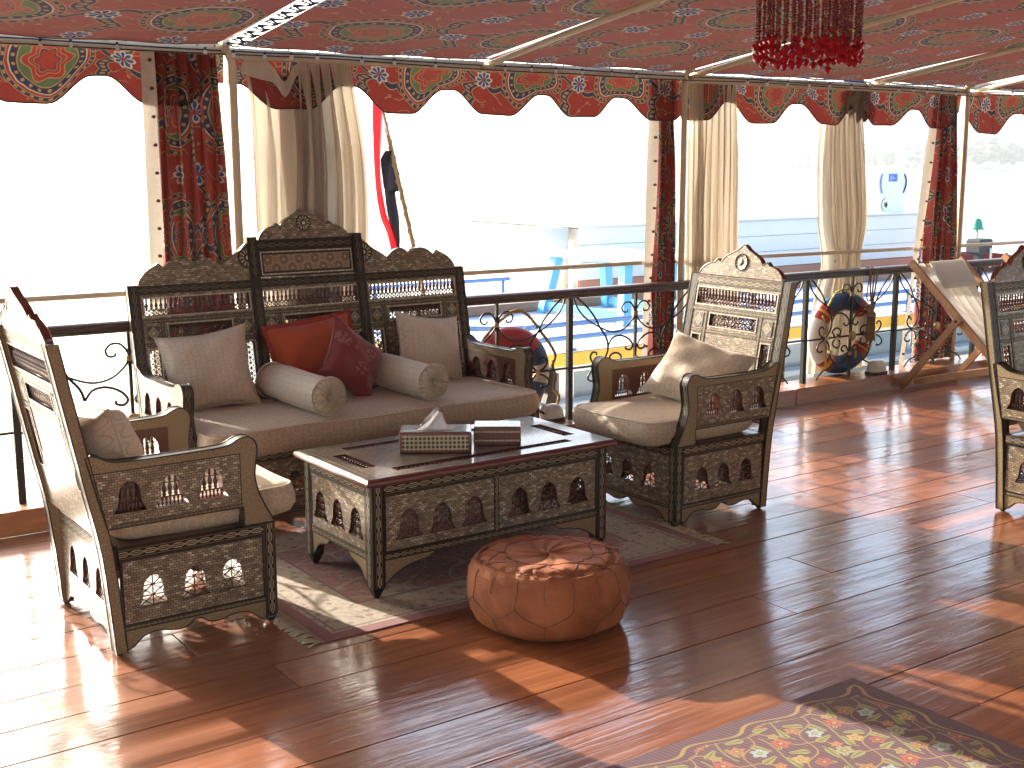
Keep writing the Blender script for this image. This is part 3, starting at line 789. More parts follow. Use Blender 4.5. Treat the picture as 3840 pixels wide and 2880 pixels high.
# lacing: seam at the split, and along the outer edge
lace = MB(); k = 0
y = 5.70
while y > 2.3:
    s = 1 if k % 2 else -1
    lace.tube([(2.378 if s > 0 else 2.462, y, zroof(y) - 0.006), (2.42, y - 0.03, zroof(y) - 0.012), (2.462 if s > 0 else 2.378, y - 0.055, zroof(y - 0.055) - 0.006)], 0.0048, 4)
    lace.tube([(2.378 if s < 0 else 2.462, y - 0.02, zroof(y) - 0.004), (2.462 if s < 0 else 2.378, y - 0.06, zroof(y - 0.06) - 0.004)], 0.004, 4)
    y -= 0.06; k += 1
lace.build('seam_lacing', 'rope_dark', AW[1])
MB().tube([(2.40, y, zroof(y) + 0.03) for y in (5.74, 4.5, 3.2, 2.2)], 0.012, 8).build('cross_bar', 'cream_paint', frame)
for a, (x0, x1) in zip(AW, ((-2.5, 2.37), (2.47, 8.26), (8.36, 11.6))):
    ed = MB(); x = x0
    while x < x1:
        ed.tube([(x, 5.712, zroof(5.712) - 0.003), (x + 0.015, 5.742, zb(x) + 0.022), (x + 0.02, 5.765, zb(x) + 0.028)], 0.0028, 4); x += 0.085
    P = [(x0 + (x1 - x0) * i / 60, 5.728 + 0.004 * math.sin(i * 2.1), zb(x0 + (x1 - x0) * i / 60) + 0.036 + 0.004 * math.sin(i * 1.3)) for i in range(61)]
    ed.tube(P, 0.005, 5); ed.build('edge_lacing', 'rope_blue', a)
# string of bulbs
lights = thing('string_lights', 'string of small clear bulbs on a dark cable below the awning edge', 'lights')
P = []
for i in range(241):
    x = -1.5 + i * 0.05
    P.append((x, 5.725, zb(x) + 0.008 - 0.006 * abs(math.sin(x * 2.1))))
MB().tube(P, 0.0035, 5).build('cable', 'rope_dark', lights)
P = [(x, y, z - 0.02 - 0.006 * math.sin(x * 1.7)) for x, y, z in P if 0.5 < x < 9]
MB().tube(P, 0.003, 5).build('cable', 'rope_dark', lights)
bulb_me = None
xs = [1.55, 1.68, 1.885, 2.30, 2.44, 2.60, 2.74, 2.88, 3.13, 3.32, 3.57, 4.02, 4.20, 4.37, 4.56, 4.78, 4.97, 5.9, 6.08, 6.27, 6.48, 6.68, 6.90, 7.41, 7.57, 7.73, 7.9, 8.07, 8.78, 8.95]
for x in xs:
    z = zb(x) - 0.006 + rnd.uniform(-0.004, 0.004)
    if bulb_me is None:
        o = MB().lathe([(0.0, -0.018), (0.007, -0.016), (0.010, -0.009), (0.009, -0.002), (0.005, 0.004), (0.004, 0.006)], 8).build('bulb', 'bulb_glint_glass', lights, (x, 5.715, z)); bulb_me = o.data
        c_ = MB().lathe([(0.006, 0.004), (0.006, 0.016), (0.003, 0.018)], 6).build('cap', 'black_rubber', o); cap_me = c_.data
    else:
        o = obj('bulb', bulb_me, lights, (x, 5.715, z)); obj('cap', cap_me, o)
# cream pipe outside the railing
gp = thing('guard_pipe', 'thin cream pipe running level just above the dark handrail', 'pipe')
MB().tube([(-4, 5.81, 1.028), (1.3, 5.81, 1.013), (5.15, 5.81, 0.999), (8.0, 5.81, 0.974), (12, 5.81, 0.95)], 0.0135, 8).build('pipe', 'cream_paint', gp)
for x in (2.447, 5.395, 8.27): MB().box((x - 0.014, 5.756, 0.985), (x + 0.014, 5.80, 1.005)).build('bracket', 'cream_paint', gp)

# ------------------------------------------------------------------ curtains
def curtain_mesh(xt, xb, zt, zbm, y, folds, amp, seed, width, mat, pinch=None, nv=40, per=14, yb=None, wob=0.0):
    """pleated cloth between (x0,x1) at the top and at the bottom"""
    rg = random.Random(seed); nu = int(folds * per)
    ph = [rg.uniform(-0.5, 0.5) for _ in range(64)]; am = [rg.uniform(0.55, 1.15) for _ in range(64)]
    def f(a, b):
        w0, w1 = xt[0] + (xb[0] - xt[0]) * b, xt[1] + (xb[1] - xt[1]) * b
        if pinch:
            g = math.exp(-((b - pinch[0]) / pinch[1]) ** 2) * pinch[2]; m_ = (w0 + w1) / 2; w0 += (m_ - w0) * g; w1 += (m_ - w1) * g
        k = a * folds; i = int(k); t = k - i
        A = am[i % 64] * (1 - t) + am[(i + 1) % 64] * t
        drift = 0.35 * math.sin(2.1 * b + ph[i % 64] * 5 + 1.3 * i) * b
        yy = y + ((yb - y) * b if yb is not None else 0) + amp * A * (0.55 + 0.6 * min(1, b * 4)) * math.sin(2 * PI * (k + drift) + ph[(i // 2) % 64]) + 0.02 * wob * math.sin(6 * b + 3 * a)
        xx = w0 + (w1 - w0) * (a + 0.25 / folds * 0.6 * math.sin(4 * PI * k + 2 * b)) + wob * 0.02 * math.sin(7 * b + seed)
        return (xx, yy, zt + (zbm - zt) * b)
    return f, nu, nv, (lambda a, b: (a * width, -b * (zt - zbm)))
def curtain(name, label, parts, group=None):
    t = thing(name, label, 'curtain', group=group)
    for nm, mat, args in parts:
        f, nu, nv, uvf = curtain_mesh(*args[0], **args[1]); MB().grid(f, nu, nv, uvf).build(nm, mat, t)
    return t
def edge_strip(parent, xt, xb, zt, zbm, y, w, n, flip=1):
    """cream canvas edge with a row of rivets"""
    mb = MB()
    fx = lambda b: xt + (xb - xt) * b + 0.006 * math.sin(5 * b)
    mb.grid(lambda a, b: (fx(b) + (a - 0.5) * w, y + 0.012 * math.sin(3 * a + 6 * b) - 0.01 * a * flip, zt + (zbm - zt) * b), 5, 30, lambda a, b: (a * w, b * (zt - zbm)))
    o = mb.build('edge_strip', 'cream_trim', parent)
    first = None
    for k in range(n):
        b = (k + 0.5) / n; p = (fx(b) + 0.16 * w * flip, y - 0.014 + 0.012 * math.sin(3 * (0.5 + 0.16 * flip) + 6 * b) - 0.01 * (0.5 + 0.16 * flip) * flip, zt + (zbm - zt) * b)
        if first is None: first = MB().lathe([(0.0005, -0.004), (0.007, -0.004), (0.008, 0.0), (0.008, 0.012)], 10, lambda x, y, z: (x, z, y)).build('rivet', 'rivet', o, p)
        else: obj('rivet', first.data, o, p)
RC = [
    ('red printed curtain with cream riveted edge hanging behind the sofa', (2.06, 2.37), (2.05, 2.42), 5.77, 5.5, 21, (2.035, 2.018), (2.15, 0.35)),
    ('narrow red printed curtain gathered beside a cream post behind the right armchair', (5.20, 5.345), (5.16, 5.36), 5.80, 4.5, 22, (5.178, 5.125), (2.12, 0.12)),
    ('red printed curtain at the bent cream post behind the deck chair', (7.965, 8.20), (7.84, 8.26), 5.80, 5.5, 23, (7.94, 7.70), (2.10, 0.12)),
]
for lab, xt, xb, y, fo, sd, ex, zz in RC:
    t = curtain('printed_curtain', lab, [('drape', 'textile', ((xt, xb, zz[0], zz[1], y, fo, 0.042, sd, 1.05, 'textile'), dict(nv=50)))])
    edge_strip(t, ex[0], ex[1], zz[0], zz[1], y - 0.01, 0.062, 14)
curtain('printed_curtain', 'red printed curtain hanging behind the wide pale sheer curtain', [('drape', 'textile', (((2.72, 2.98), (2.66, 2.96), 2.1, 0.3, 5.87, 4, 0.022, 29, 0.9, 'textile'), {}))])
t = curtain('sheer_curtain', 'wide pale sheer curtain with loose drooping heading behind the sofa tower', [
    ('drape', 'sheer', (((2.80, 3.10), (2.70, 3.225), 2.105, 0.4, 5.755, 5.3, 0.040, 31, 1.8, 'sheer'), dict(per=18, wob=0.8))),
    ('drape', 'sheer', (((2.52, 2.83), (2.61, 2.84), 2.06, 0.4, 5.80, 2.3, 0.032, 32, 0.9, 'sheer'), dict(per=24, wob=1.0)))])
def droop(a, b):
    x = 2.50 + 0.33 * a; top = 2.115 - 0.10 * math.exp(-((a - 0.62) / 0.16) ** 2) - 0.01 * a
    return (x + 0.03 * b * math.sin(3 * a), 5.742 + 0.016 * math.sin(9 * a + 2 * b) + 0.02 * b, top - b * (0.07 + 0.03 * math.sin(5 * a)))
MB().grid(droop, 24, 6, lambda a, b: (a * 0.4, b * 0.1)).build('heading', 'sheer', t)
curtain('sheer_curtain', 'pale opaque gathered curtain beside the narrow red curtain behind the right armchair', [
    ('drape', 'sheer', (((5.53, 5.86), (5.45, 5.955), 2.12, 0.3, 5.785, 7, 0.026, 33, 1.8, 'sheer'), dict(per=16, wob=0.4))),
    ('lining', 'lace', (((5.45, 5.56), (5.45, 5.60), 2.10, 0.3, 5.765, 3, 0.018, 34, 0.6, 'lace'), dict(per=14)))])
t = curtain('sheer_curtain', 'embroidered net curtain with a dusty knotted top tied by a tassel at the handrail', [
    ('drape', 'lace', (((6.90, 7.22), (6.84, 7.36), 2.13, 0.115, 5.875, 8, 0.026, 35, 1.9, 'lace'), dict(per=14, pinch=(0.60, 0.09, 0.28), wob=0.8))),
    ('net', 'lace', (((6.86, 7.24), (6.80, 7.42), 2.0, 0.115, 5.90, 5, 0.03, 36, 1.5, 'lace'), dict(per=14, pinch=(0.58, 0.10, 0.25), wob=1.0)))])
kb = MB()
kb.grid(lambda a, b: (7.06 + (0.085 + 0.075 * b ** 0.7 + 0.020 * math.sin(18 * a * PI + 2 * b) * (0.4 + b) + 0.03 * math.sin(2 * PI * a * 3 + 7 * b) * b) * math.cos(2 * PI * a) + 0.02 * math.sin(6 * b), 5.83 + (0.035 + 0.03 * b + 0.014 * math.sin(22 * a * PI + 3 * b)) * math.sin(2 * PI * a), 2.175 - (0.22 + 0.05 * math.sin(7 * a * 2 * PI) + 0.03 * math.sin(3 * a * 2 * PI)) * b), 90, 14)
M_kn = plain('dusty_cloth', (0.20, 0.165, 0.12), 0.9, 0.35, 14); kb.build('knot', 'dusty_cloth', t)
tas = thing('tassel', 'brown silk curtain tassel hanging on cords from the dark handrail', 'tassel', (7.125, 5.645, 0))
zt_ = zr(7.12)
cd = MB()
for dx, dy in ((-0.03, 0), (0.03, 0), (0.0, 0.012)):
    cd.tube(smooth_path([(dx, 0.03 + dy, zt_ + 0.004), (dx * 1.1, -0.016, zt_ - 0.03), (dx * 0.9, -0.014, zt_ - 0.14), (dx * 0.2, -0.014, zt_ - 0.26)], 4), 0.006, 6)
cd.tube(smooth_path([(-0.02, 0.0, zt_ - 0.05), (-0.07, -0.02, zt_ - 0.19), (-0.04, -0.02, zt_ - 0.23), (0.0, -0.02, zt_ - 0.17)], 4), 0.005, 6)
cd.build('cord', 'tassel_silk', tas)
MB().lathe([(0.004, zt_ - 0.25), (0.018, zt_ - 0.262), (0.022, zt_ - 0.285), (0.014, zt_ - 0.30), (0.030, zt_ - 0.315), (0.034, zt_ - 0.34), (0.026, zt_ - 0.345)][::-1], 12, lambda x, y, z: (x, y - 0.014, z)).build('head', 'tassel_silk', tas)
sk = MB()
for k in range(26):
    a = k * 2.4; r = 0.026 * math.sqrt((k + 0.5) / 26)
    sk.tube([(r * math.cos(a), -0.014 + r * math.sin(a), zt_ - 0.34), (r * 1.25 * math.cos(a), -0.014 + r * 1.2 * math.sin(a), zt_ - 0.45), (r * 1.3 * math.cos(a + 0.2), -0.014 + r * 1.2 * math.sin(a + 0.2), zt_ - 0.50 - 0.01 * (k % 3))], 0.004, 4)
sk.build('skirt', 'tassel_silk', tas)

# ------------------------------------------------------------------ inlaid seats
def arch(cx, z0, zt, w):
    h = zt - z0
    L = [(-1.0, 0.0), (-0.92, 0.10), (-0.74, 0.24), (-0.68, 0.40), (-0.66, 0.58), (-0.58, 0.76), (-0.40, 0.90), (-0.20, 0.975), (0.0, 1.0)]
    P = [(cx + a * w, z0 + b * h) for a, b in L] + [(cx - a * w, z0 + b * h) for a, b in L[-2::-1]]
    return P[::-1]
def rect(a0, a1, b0, b1): return [(a0, b0), (a1, b0), (a1, b1), (a0, b1)]
def spin_prof(h, r):
    return [(r * 0.55, 0), (r * 0.6, 0.10 * h), (r * 1.0, 0.16 * h), (r * 0.55, 0.21 * h), (r * 0.85, 0.30 * h), (r * 1.0, 0.42 * h), (r * 0.55, 0.58 * h), (r * 0.42, 0.70 * h), (r * 0.75, 0.80 * h), (r * 0.45, 0.85 * h), (r * 0.6, h)]
SPIN = {}
def spindle(parent, p, h, r):
    key = (round(h, 4), round(r, 4))
    if key not in SPIN: SPIN[key] = MB().lathe(spin_prof(h, r), 7, cap=False).build('spindle', 'mahogany', parent, p).data
    else: obj('spindle', SPIN[key], parent, p)
def grille_spindles(w, h):
    """turned bars over a beaded lower row, to stand in an arch"""
    mb = MB(); zb_ = 0.26 * h
    for k in (-1, 0, 1):
        x = k * w * 0.40; hh = h * (0.985 if k == 0 else 0.90)
        mb.lathe([(r, zb_ + (z / h) * (hh - zb_)) for r, z in spin_prof(h, 0.0085)], 7, lambda a, b, c, x=x: (x + a, b, c), cap=False)
    mb.tube([(-w * 0.78, 0, zb_), (w * 0.78, 0, zb_)], 0.003, 5); mb.tube([(-w * 0.66, 0, 0.72 * h), (w * 0.66, 0, 0.72 * h)], 0.002, 4)
    for k in range(-3, 4):
        x = k * w * 0.27; mb.lathe([(0.002, 0), (0.005, 0.07 * h), (0.0025, 0.13 * h), (0.0055, 0.2 * h), (0.002, zb_)], 6, lambda a, b, c, x=x: (x + a, b, c), cap=False)
    return mb
def grille_star(w, h, nx, nz):
    """beaded lattice of crosses and diagonals"""
    mb = MB(); dx, dz = 2 * w / nx, h / nz
    for i in range(nx + 1):
        x = -w + i * dx; mb.tube([(x, 0, 0), (x, 0, h)], 0.0026, 5)
    for j in range(nz + 1):
        mb.tube([(-w, 0, j * dz), (w, 0, j * dz)], 0.0022, 5)
    for i in range(nx):
        for j in range(nz):
            x, z = -w + i * dx, j * dz
            mb.tube([(x, 0, z), (x + dx, 0, z + dz)], 0.0021, 4); mb.tube([(x + dx, 0, z), (x, 0, z + dz)], 0.0021, 4)
            mb.lathe([(0.0005, -0.005), (0.005, 0), (0.0005, 0.005)], 6, lambda a, b, c, x=x + dx / 2, z=z + dz / 2: (x + a, b, z + c), cap=False)
    for i in range(nx + 1):
        for j in range(nz + 1):
            mb.lathe([(0.0005, -0.006), (0.0058, 0), (0.0005, 0.006)], 6, lambda a, b, c, x=-w + i * dx, z=j * dz: (x + a, b, z + c), cap=False)
    return mb
GR = {}
def grille(kind, parent, loc, rz=0.0, **kw):
    key = (kind,) + tuple(sorted(kw.items()))
    if key not in GR: o = (grille_spindles if kind == 's' else grille_star)(**kw).build('grille', 'mahogany', parent, loc); GR[key] = o.data
    else: o = obj('grille', GR[key], parent, loc)
    o.rotation_euler = (0, 0, rz); return o

def apron(a0, a1, zt, zl, zm):
    """scalloped lower edge between two legs"""
    w = a1 - a0; am = (a0 + a1) / 2
    L = [(0.0, zl), (0.05, zl + 0.18 * (zm - zl)), (0.11, zl + 0.62 * (zm - zl)), (0.19, zl + 0.80 * (zm - zl)), (0.27, zl + 0.74 * (zm - zl)), (0.34, zl + 0.60 * (zm - zl)), (0.42, zl + 0.66 * (zm - zl)), (0.47, zm * 0.97), (0.5, zm)]
    k = min(1.0, 0.6 / w)
    left = [(a0 + f * w * k, z) for f, z in L]; right = [(a1 - f * w * k, z) for f, z in L[::-1]]
    return [(a0, zt)] + sp2(left, 2) + sp2(right, 2) + [(a1, zt)]

RAKE = 0.185
def TB(a, b, c): return (a, 0.575 + RAKE * (b - 0.364) + c, b)

def crest_outline(w, z0, zs, zp, zn, za, sh=0.66, pn=0.60, nt=0.50):
    L = [(-w, z0), (-w * 0.985, z0 + 0.25 * (zs - z0)), (-w * 0.90, z0 + 0.62 * (zs - z0)), (-w * 0.78, z0 + 0.88 * (zs - z0)), (-w * sh, zs)]
    L = sp2(L, 3) + [(-w * pn, zp), (-w * nt, zn)]
    L2 = [(-w * nt, zn), (-w * 0.42, zn + 0.30 * (za - zn)), (-w * 0.28, zn + 0.52 * (za - zn)), (-w * 0.14, zn + 0.72 * (za - zn)), (-w * 0.05, zn + 0.93 * (za - zn)), (0, za)]
    L += sp2(L2, 3)[1:]
    return L + [(-a, b) for a, b in L[-2::-1]]

def make_seat(root, hw, bays, bh, sofa=False):
    D = 0.582
    for sg in (1, -1):
        TS = (lambda a, b, c, sg=sg: (sg * (hw - c), a, b))
        # lower side panel with its bands and scalloped apron
        mb = MB()
        ar = [arch(y, 0.155, 0.264, 0.053) for y in (0.165, 0.300, 0.445)]
        mb.slab(rect(0.046, 0.552, 0.102, 0.331), ar, 0.003, 0.021, TS, (0, 1, 1))
        mb.strip(0.046, 0.556, 0.331, 0.369, 0.0, 0.022, TS, 2); mb.strip(0.046, 0.55, 0.087, 0.102, 0.001, 0.022, TS, 2)
        mb.slab(apron(0.046, 0.545, 0.087, 0.018, 0.078), [], 0.003, 0.020, TS, (3, 3, 4), rim=(4, 0.0028))
        for a0, a1, b0, b1 in ((0.046, 0.053, 0.102, 0.331), (0.545, 0.552, 0.102, 0.331), (0.053, 0.545, 0.322, 0.331), (0.053, 0.545, 0.102, 0.108)): mb.strip(a0, a1, b0, b1, 0.0015, 0.004, TS, 4)
        p = mb.build('side_panel', ['brick_inlay', 'mahogany', 'chain_inlay', 'diaper_inlay', 'lacquer'], root)
        for y in (0.165, 0.300, 0.445): grille('x', p, (sg * (hw - 0.012), y, 0.155), R(90), w=0.05, h=0.109, nx=2, nz=3)
        # front leg
        mb = MB(); T0 = lambda a, b, c: (a, c, b)
        x0, x1 = (hw - 0.045, hw) if sg > 0 else (-hw, -hw + 0.045)
        mb.cbox((x0, 0.0, 0.03), (x1, 0.045, 0.372), 0.003, 1)
        mb.strip(x0 + 0.005, x1 - 0.005, 0.035, 0.368, -0.001, 0.02, T0, 0); mb.strip(0.005, 0.04, 0.035, 0.368, -0.001, 0.02, TS, 0)
        xm = (x0 + x1) / 2
        mb.lathe([(0.006, 0.0), (0.016, 0.006), (0.026, 0.03)], 8, lambda x, y, z: (xm + x, 0.0225 + y, z), 1)
        mb.build('leg', ['chain_inlay', 'lacquer'], root)
        # curved rear leg running up into the back post
        inn = sp2([(0.545, 0.012), (0.556, 0.16), (0.573, 0.364), (0.605, 0.54), (0.634, 0.69), (0.668, 0.87), (0.704, 1.062)], 3)
        outr = sp2([(0.742, 1.062), (0.705, 0.87), (0.671, 0.69), (0.642, 0.54), (0.610, 0.364), (0.592, 0.16), (0.582, 0.012)], 3)
        mb = MB().slab(inn + outr, [], 0.0, 0.050, TS, (0, 0, 1), perim=True, rim=(2, 0.003))
        mb.lathe([(0.006, 0.0), (0.014, 0.004), (0.018, 0.013)], 8, lambda x, y, z: (sg * (hw - 0.025) + x, 0.563 + y, z), 2)
        mb.build('back_post', ['diaper_inlay', 'chain_lacquer', 'lacquer'], root)
        # arm
        out = [(0.115, 0.443), (0.115, 0.374), (0.004, 0.374)] + sp2([(0.004, 0.374), (0.014, 0.395), (0.035, 0.435), (0.058, 0.49), (0.070, 0.547), (0.064, 0.60), (0.058, 0.645), (0.068, 0.674), (0.088, 0.688), (0.112, 0.689), (0.138, 0.680), (0.165, 0.668), (0.22, 0.663), (0.40, 0.661), (0.53, 0.663), (0.575, 0.672), (0.605, 0.688), (0.628, 0.696)], 3)[1:] + [(0.645, 0.690), (0.612, 0.545), (0.588, 0.443)]
        ar = [arch(y, 0.490, 0.597, 0.056) for y in (0.226, 0.366, 0.508)]
        mb = MB().slab(out, ar, -0.001, 0.044, TS, (0, 1, 2), perim=True, hole_mi=3, rim=(5, 0.0035))
        mb.strip(0.118, 0.575, 0.443, 0.456, -0.0025, 0.002, TS, 4)
        p = mb.build('arm', ['arm_inlay', 'arm_inner', 'chain_lacquer', 'mahogany', 'chain_inlay', 'lacquer'], root)
        for y in (0.226, 0.366, 0.508): grille('s', p, (sg * (hw - 0.02), y, 0.490), R(90), w=0.05, h=0.107)
    # front and rear panels
    for nm, T, za in (('front_panel', lambda a, b, c: (a, 0.004 + c, b), 0), ('rear_panel', lambda a, b, c: (a, 0.574 - c, b), 1)):
        mb = MB(); xi = hw - 0.046 if not za else hw - 0.051
        xs = [bx + k for bx in bays for k in (-0.15, 0.0, 0.15)]
        mb.slab(rect(-xi, xi, 0.102, 0.325), [arch(x, 0.155, 0.264, 0.053) for x in xs], 0.002, 0.020, T, (0, 1, 1))
        mb.strip(-xi, xi, 0.325, 0.366, 0.0, 0.021, T, 2); mb.strip(-xi, xi, 0.087, 0.102, 0.001, 0.021, T, 2)
        mb.slab(apron(-xi, xi, 0.087, 0.018, 0.078), [], 0.003, 0.020, T, (3, 3, 4), rim=(4, 0.0028))
        p = mb.build(nm, ['brick_inlay', 'mahogany', 'chain_inlay', 'diaper_inlay', 'lacquer'], root)
        for x in xs: grille('x', p, (x, 0.014 if not za else 0.562, 0.155), 0, w=0.05, h=0.109, nx=2, nz=3)
    MB().box((-hw + 0.023, 0.026, 0.345), (hw - 0.023, 0.548, 0.368)).build('seat_board', 'mahogany', root)
    # back bays
    for bi, bx in enumerate(bays):
        mb = MB(); W = bh
        T = lambda a, b, c: TB(a + bx, b, c)
        holes = [rect(-W + 0.016, W - 0.016, 0.921, 0.998), rect(-0.155, 0.155, 0.817, 0.875), rect(-0.260, -0.208, 0.56, 0.766), rect(0.208, 0.260, 0.56, 0.766)]
        mb.slab(rect(-W, W, 0.40, 1.064), holes, 0.0, 0.022, T, (0, 0, 4), hole_mi=4)
        def st(a0, a1, b0, b1, mi): mb.strip(a0, a1, b0, b1, -0.0025, 0.0245, T, mi)
        st(-W, W, 1.018, 1.056, 2)
        def ring(a0, a1, b0, b1, w):
            st(a0 - w, a1 + w, b1, b1 + w, 3); st(a0 - w, a1 + w, b0 - w, b0, 3); st(a0 - w, a0, b0, b1, 3); st(a1, a1 + w, b0, b1, 3)
        ring(-W + 0.016, W - 0.016, 0.921, 0.998, 0.009); ring(-0.155, 0.155, 0.817, 0.875, 0.008)
        ring(-0.260, -0.208, 0.56, 0.766, 0.008); ring(0.208, 0.260, 0.56, 0.766, 0.008)
        st(-W, W, 0.886, 0.905, 2); st(-0.17, 0.17, 0.781, 0.797, 2)
        for s in (-1, 1):
            a = sorted((s * 0.174, s * 0.192)); st(a[0], a[1], 0.62, 0.885, 2)
            a = sorted((s * 0.196, s * (W - 0.006))); st(a[0], a[1], 0.780, 0.796, 2)
        p = mb.build('backrest', ['brick_inlay', 'mahogany', 'chain_inlay', 'dot_inlay', 'mahogany_edge'], root)
        for s in (-1, 1):
            c_ = s * 0.230
            MB().slab(rect(c_ - 0.032, c_ + 0.032, 0.806, 0.876), [], -0.003, 0.0245, T, (0, 0, 1), uvf=lambda a, b: ((a - c_) / 0.064, (b - 0.841) / 0.070)).build('star_tile', ['diamond_inlay', 'lacquer'], p)
        n = int(round(2 * (W - 0.016) / 0.0222)); dx = 2 * (W - 0.016) / n
        for i in range(n):
            x, y, z = T(-W + 0.016 + (i + 0.5) * dx, 0.945, 0.011); spindle(p, (x, y, z), 0.053, 0.0098)
        def flat(w_, h_, nx, nz, a, b): o = grille('x', p, T(a, b, 0.011), 0, w=w_, h=h_, nx=nx, nz=nz); o.rotation_euler = (-math.atan(RAKE), 0, 0)
        flat(round(W - 0.016, 4), 0.024, n, 1, 0, 0.921)
        flat(0.155, 0.058, 13, 2, 0, 0.817); flat(0.026, 0.206, 2, 8, -0.234, 0.56); flat(0.026, 0.206, 2, 8, 0.234, 0.56)
    # crest
    def ros(parent, x, z, r, dz=0.0):
        MB().lathe([(0.0005, -0.007), (r * 0.2, -0.006), (r * 0.3, -0.003), (r * 0.9, -0.003), (r * 0.96, -0.006), (r, -0.002), (r, 0.005)], 22, lambda a, b, c: TB(x + a, z + b, c - 0.001)).build('rosette', 'rosette_inlay', parent)
    def fix_uv(o, x, z, r):
        me = o.data; lay = me.uv_layers[0].data
        for l in me.loops:
            co = me.vertices[l.vertex_index].co; lay[l.index].uv = ((co.x - x) / (2 * r), (co.z - z) / (2 * r))
    if not sofa:
        mb = MB().slab(crest_outline(0.276, 1.064, 1.128, 1.145, 1.130, 1.220), [], -0.001, 0.022, TB, (0, 0, 1), rim=(1, 0.003))
        p = mb.build('crest', ['brick_inlay', 'mahogany_edge'], root)
        ros(p, 0, 1.138, 0.041); fix_uv(p.children[0], 0, 1.138, 0.041)
    else:
        for s in (-1, 1):
            L = sp2([(-0.866, 1.064), (-0.860, 1.085), (-0.835, 1.115), (-0.800, 1.138), (-0.777, 1.148)], 3) + [(-0.761, 1.160), (-0.738, 1.138)]
            L += sp2([(-0.738, 1.138), (-0.70, 1.165), (-0.66, 1.174), (-0.61, 1.168), (-0.583, 1.154)], 3)[1:] + sp2([(-0.583, 1.154), (-0.56, 1.172), (-0.53, 1.176), (-0.49, 1.16), (-0.455, 1.134)], 3)[1:] + sp2([(-0.455, 1.134), (-0.42, 1.158), (-0.37, 1.188), (-0.316, 1.234)], 3)[1:] + [(-0.316, 1.064)]
            if s > 0: L = [(-a, b) for a, b in L[::-1]]
            p = MB().slab(L, [], -0.001, 0.022, TB, (0, 0, 1)).build('crest', ['brick_inlay', 'lacquer'], root)
            MB().slab([(s * (-0.318 if False else 0.318) + s * 0.05 * math.sin(t * PI / 10), 1.165 + 0.05 * math.cos(t * PI / 10)) for t in range(11)][::-s], [], -0.009, 0.004, TB, (0, 0, 0), uvf=lambda a, b: ((a - s * 0.318) / 0.1, (b - 1.165) / 0.1)).build('rosette', 'rosette_inlay', p)
            a = sorted((s * 0.262, s * 0.314))
            mb = MB().slab(rect(a[0], a[1], 0.42, 1.262), [], -0.010, 0.034, TB, (0, 0, 0)); mb.strip(a[0] + 0.006, a[1] - 0.006, 1.075, 1.256, -0.012, 0.036, TB, 1); mb.strip(a[0] + 0.006, a[1] - 0.006, 0.43, 1.012, -0.012, 0.036, TB, 1)
            mb.build('mullion', ['lacquer', 'chain_lacquer'], root)
        mb = MB().slab(rect(-0.262, 0.262, 1.066, 1.246), [], 0.0, 0.022, TB, (0, 0, 0))
        mb.slab(rect(-0.235, 0.235, 1.092, 1.172), [], -0.002, 0.001, TB, (2, 2, 2)); mb.strip(-0.26, 0.26, 1.198, 1.24, -0.004, 0.026, TB, 1)
        for b in (1.074, 1.181): mb.strip(-0.25, 0.25, b, b + 0.009, -0.003, 0.025, TB, 3)
        for a in (-0.252, 0.243): mb.strip(a, a + 0.009, 1.085, 1.18, -0.003, 0.025, TB, 3)
        mb.build('tower_panel', ['lacquer', 'chain_lacquer', 'star_inlay', 'dot_inlay'], root)
        p = MB().slab(crest_outline(0.248, 1.247, 1.312, 1.326, 1.312, 1.394), [], -0.001, 0.022, TB, (0, 0, 1)).build('tower_crest', ['brick_inlay', 'lacquer'], root)
        ros(p, 0, 1.322, 0.041); fix_uv(p.children[0], 0, 1.322, 0.041)
        MB().strip(-0.867, 0.867, 1.0185, 1.0575, -0.006, 0.028, TB, 0).build('top_band', 'chain_lacquer', root)
        for s in (-1, 1):
            T = lambda a, b, c: TB(a + s * 0.891, b, c)
            MB().strip(-0.022, 0.022, 0.70, 1.055, -0.004, 0.03, T, 0).build('post_inlay', 'chain_lacquer', root)
    return root

sofa = thing('sofa', 'long carved sofa with pearl inlay, latticed back and raised crest tower', 'sofa', (2.760, 4.935, 0), 0)
make_seat(sofa, 0.917, (-0.590, 0.0, 0.590), 0.274, True)
chair_r = thing('armchair', 'pearl inlaid armchair holding a sunlit cream cushion, at the right end of the coffee table', 'armchair', (3.675, 4.257, 0), R(-90), 'matching inlaid armchairs')
make_seat(chair_r, 0.332, (0.0,), 0.279)
chair_l = copy_tree(chair_r); chair_l.location = (1.760, 4.258, 0); chair_l.rotation_euler = (0, 0, R(90))
chair_l['label'] = 'pearl inlaid armchair with glaring sunlit back turned to the viewer, left of the coffee table'
chair_f = copy_tree(chair_r); chair_f.location = (5.105 + 0.332, 3.246 - 0.563, 0); chair_f.rotation_euler = (0, 0, 0)
chair_f['label'] = 'pearl inlaid armchair cut off by the frame edge, near the deck chair, with empty arms'

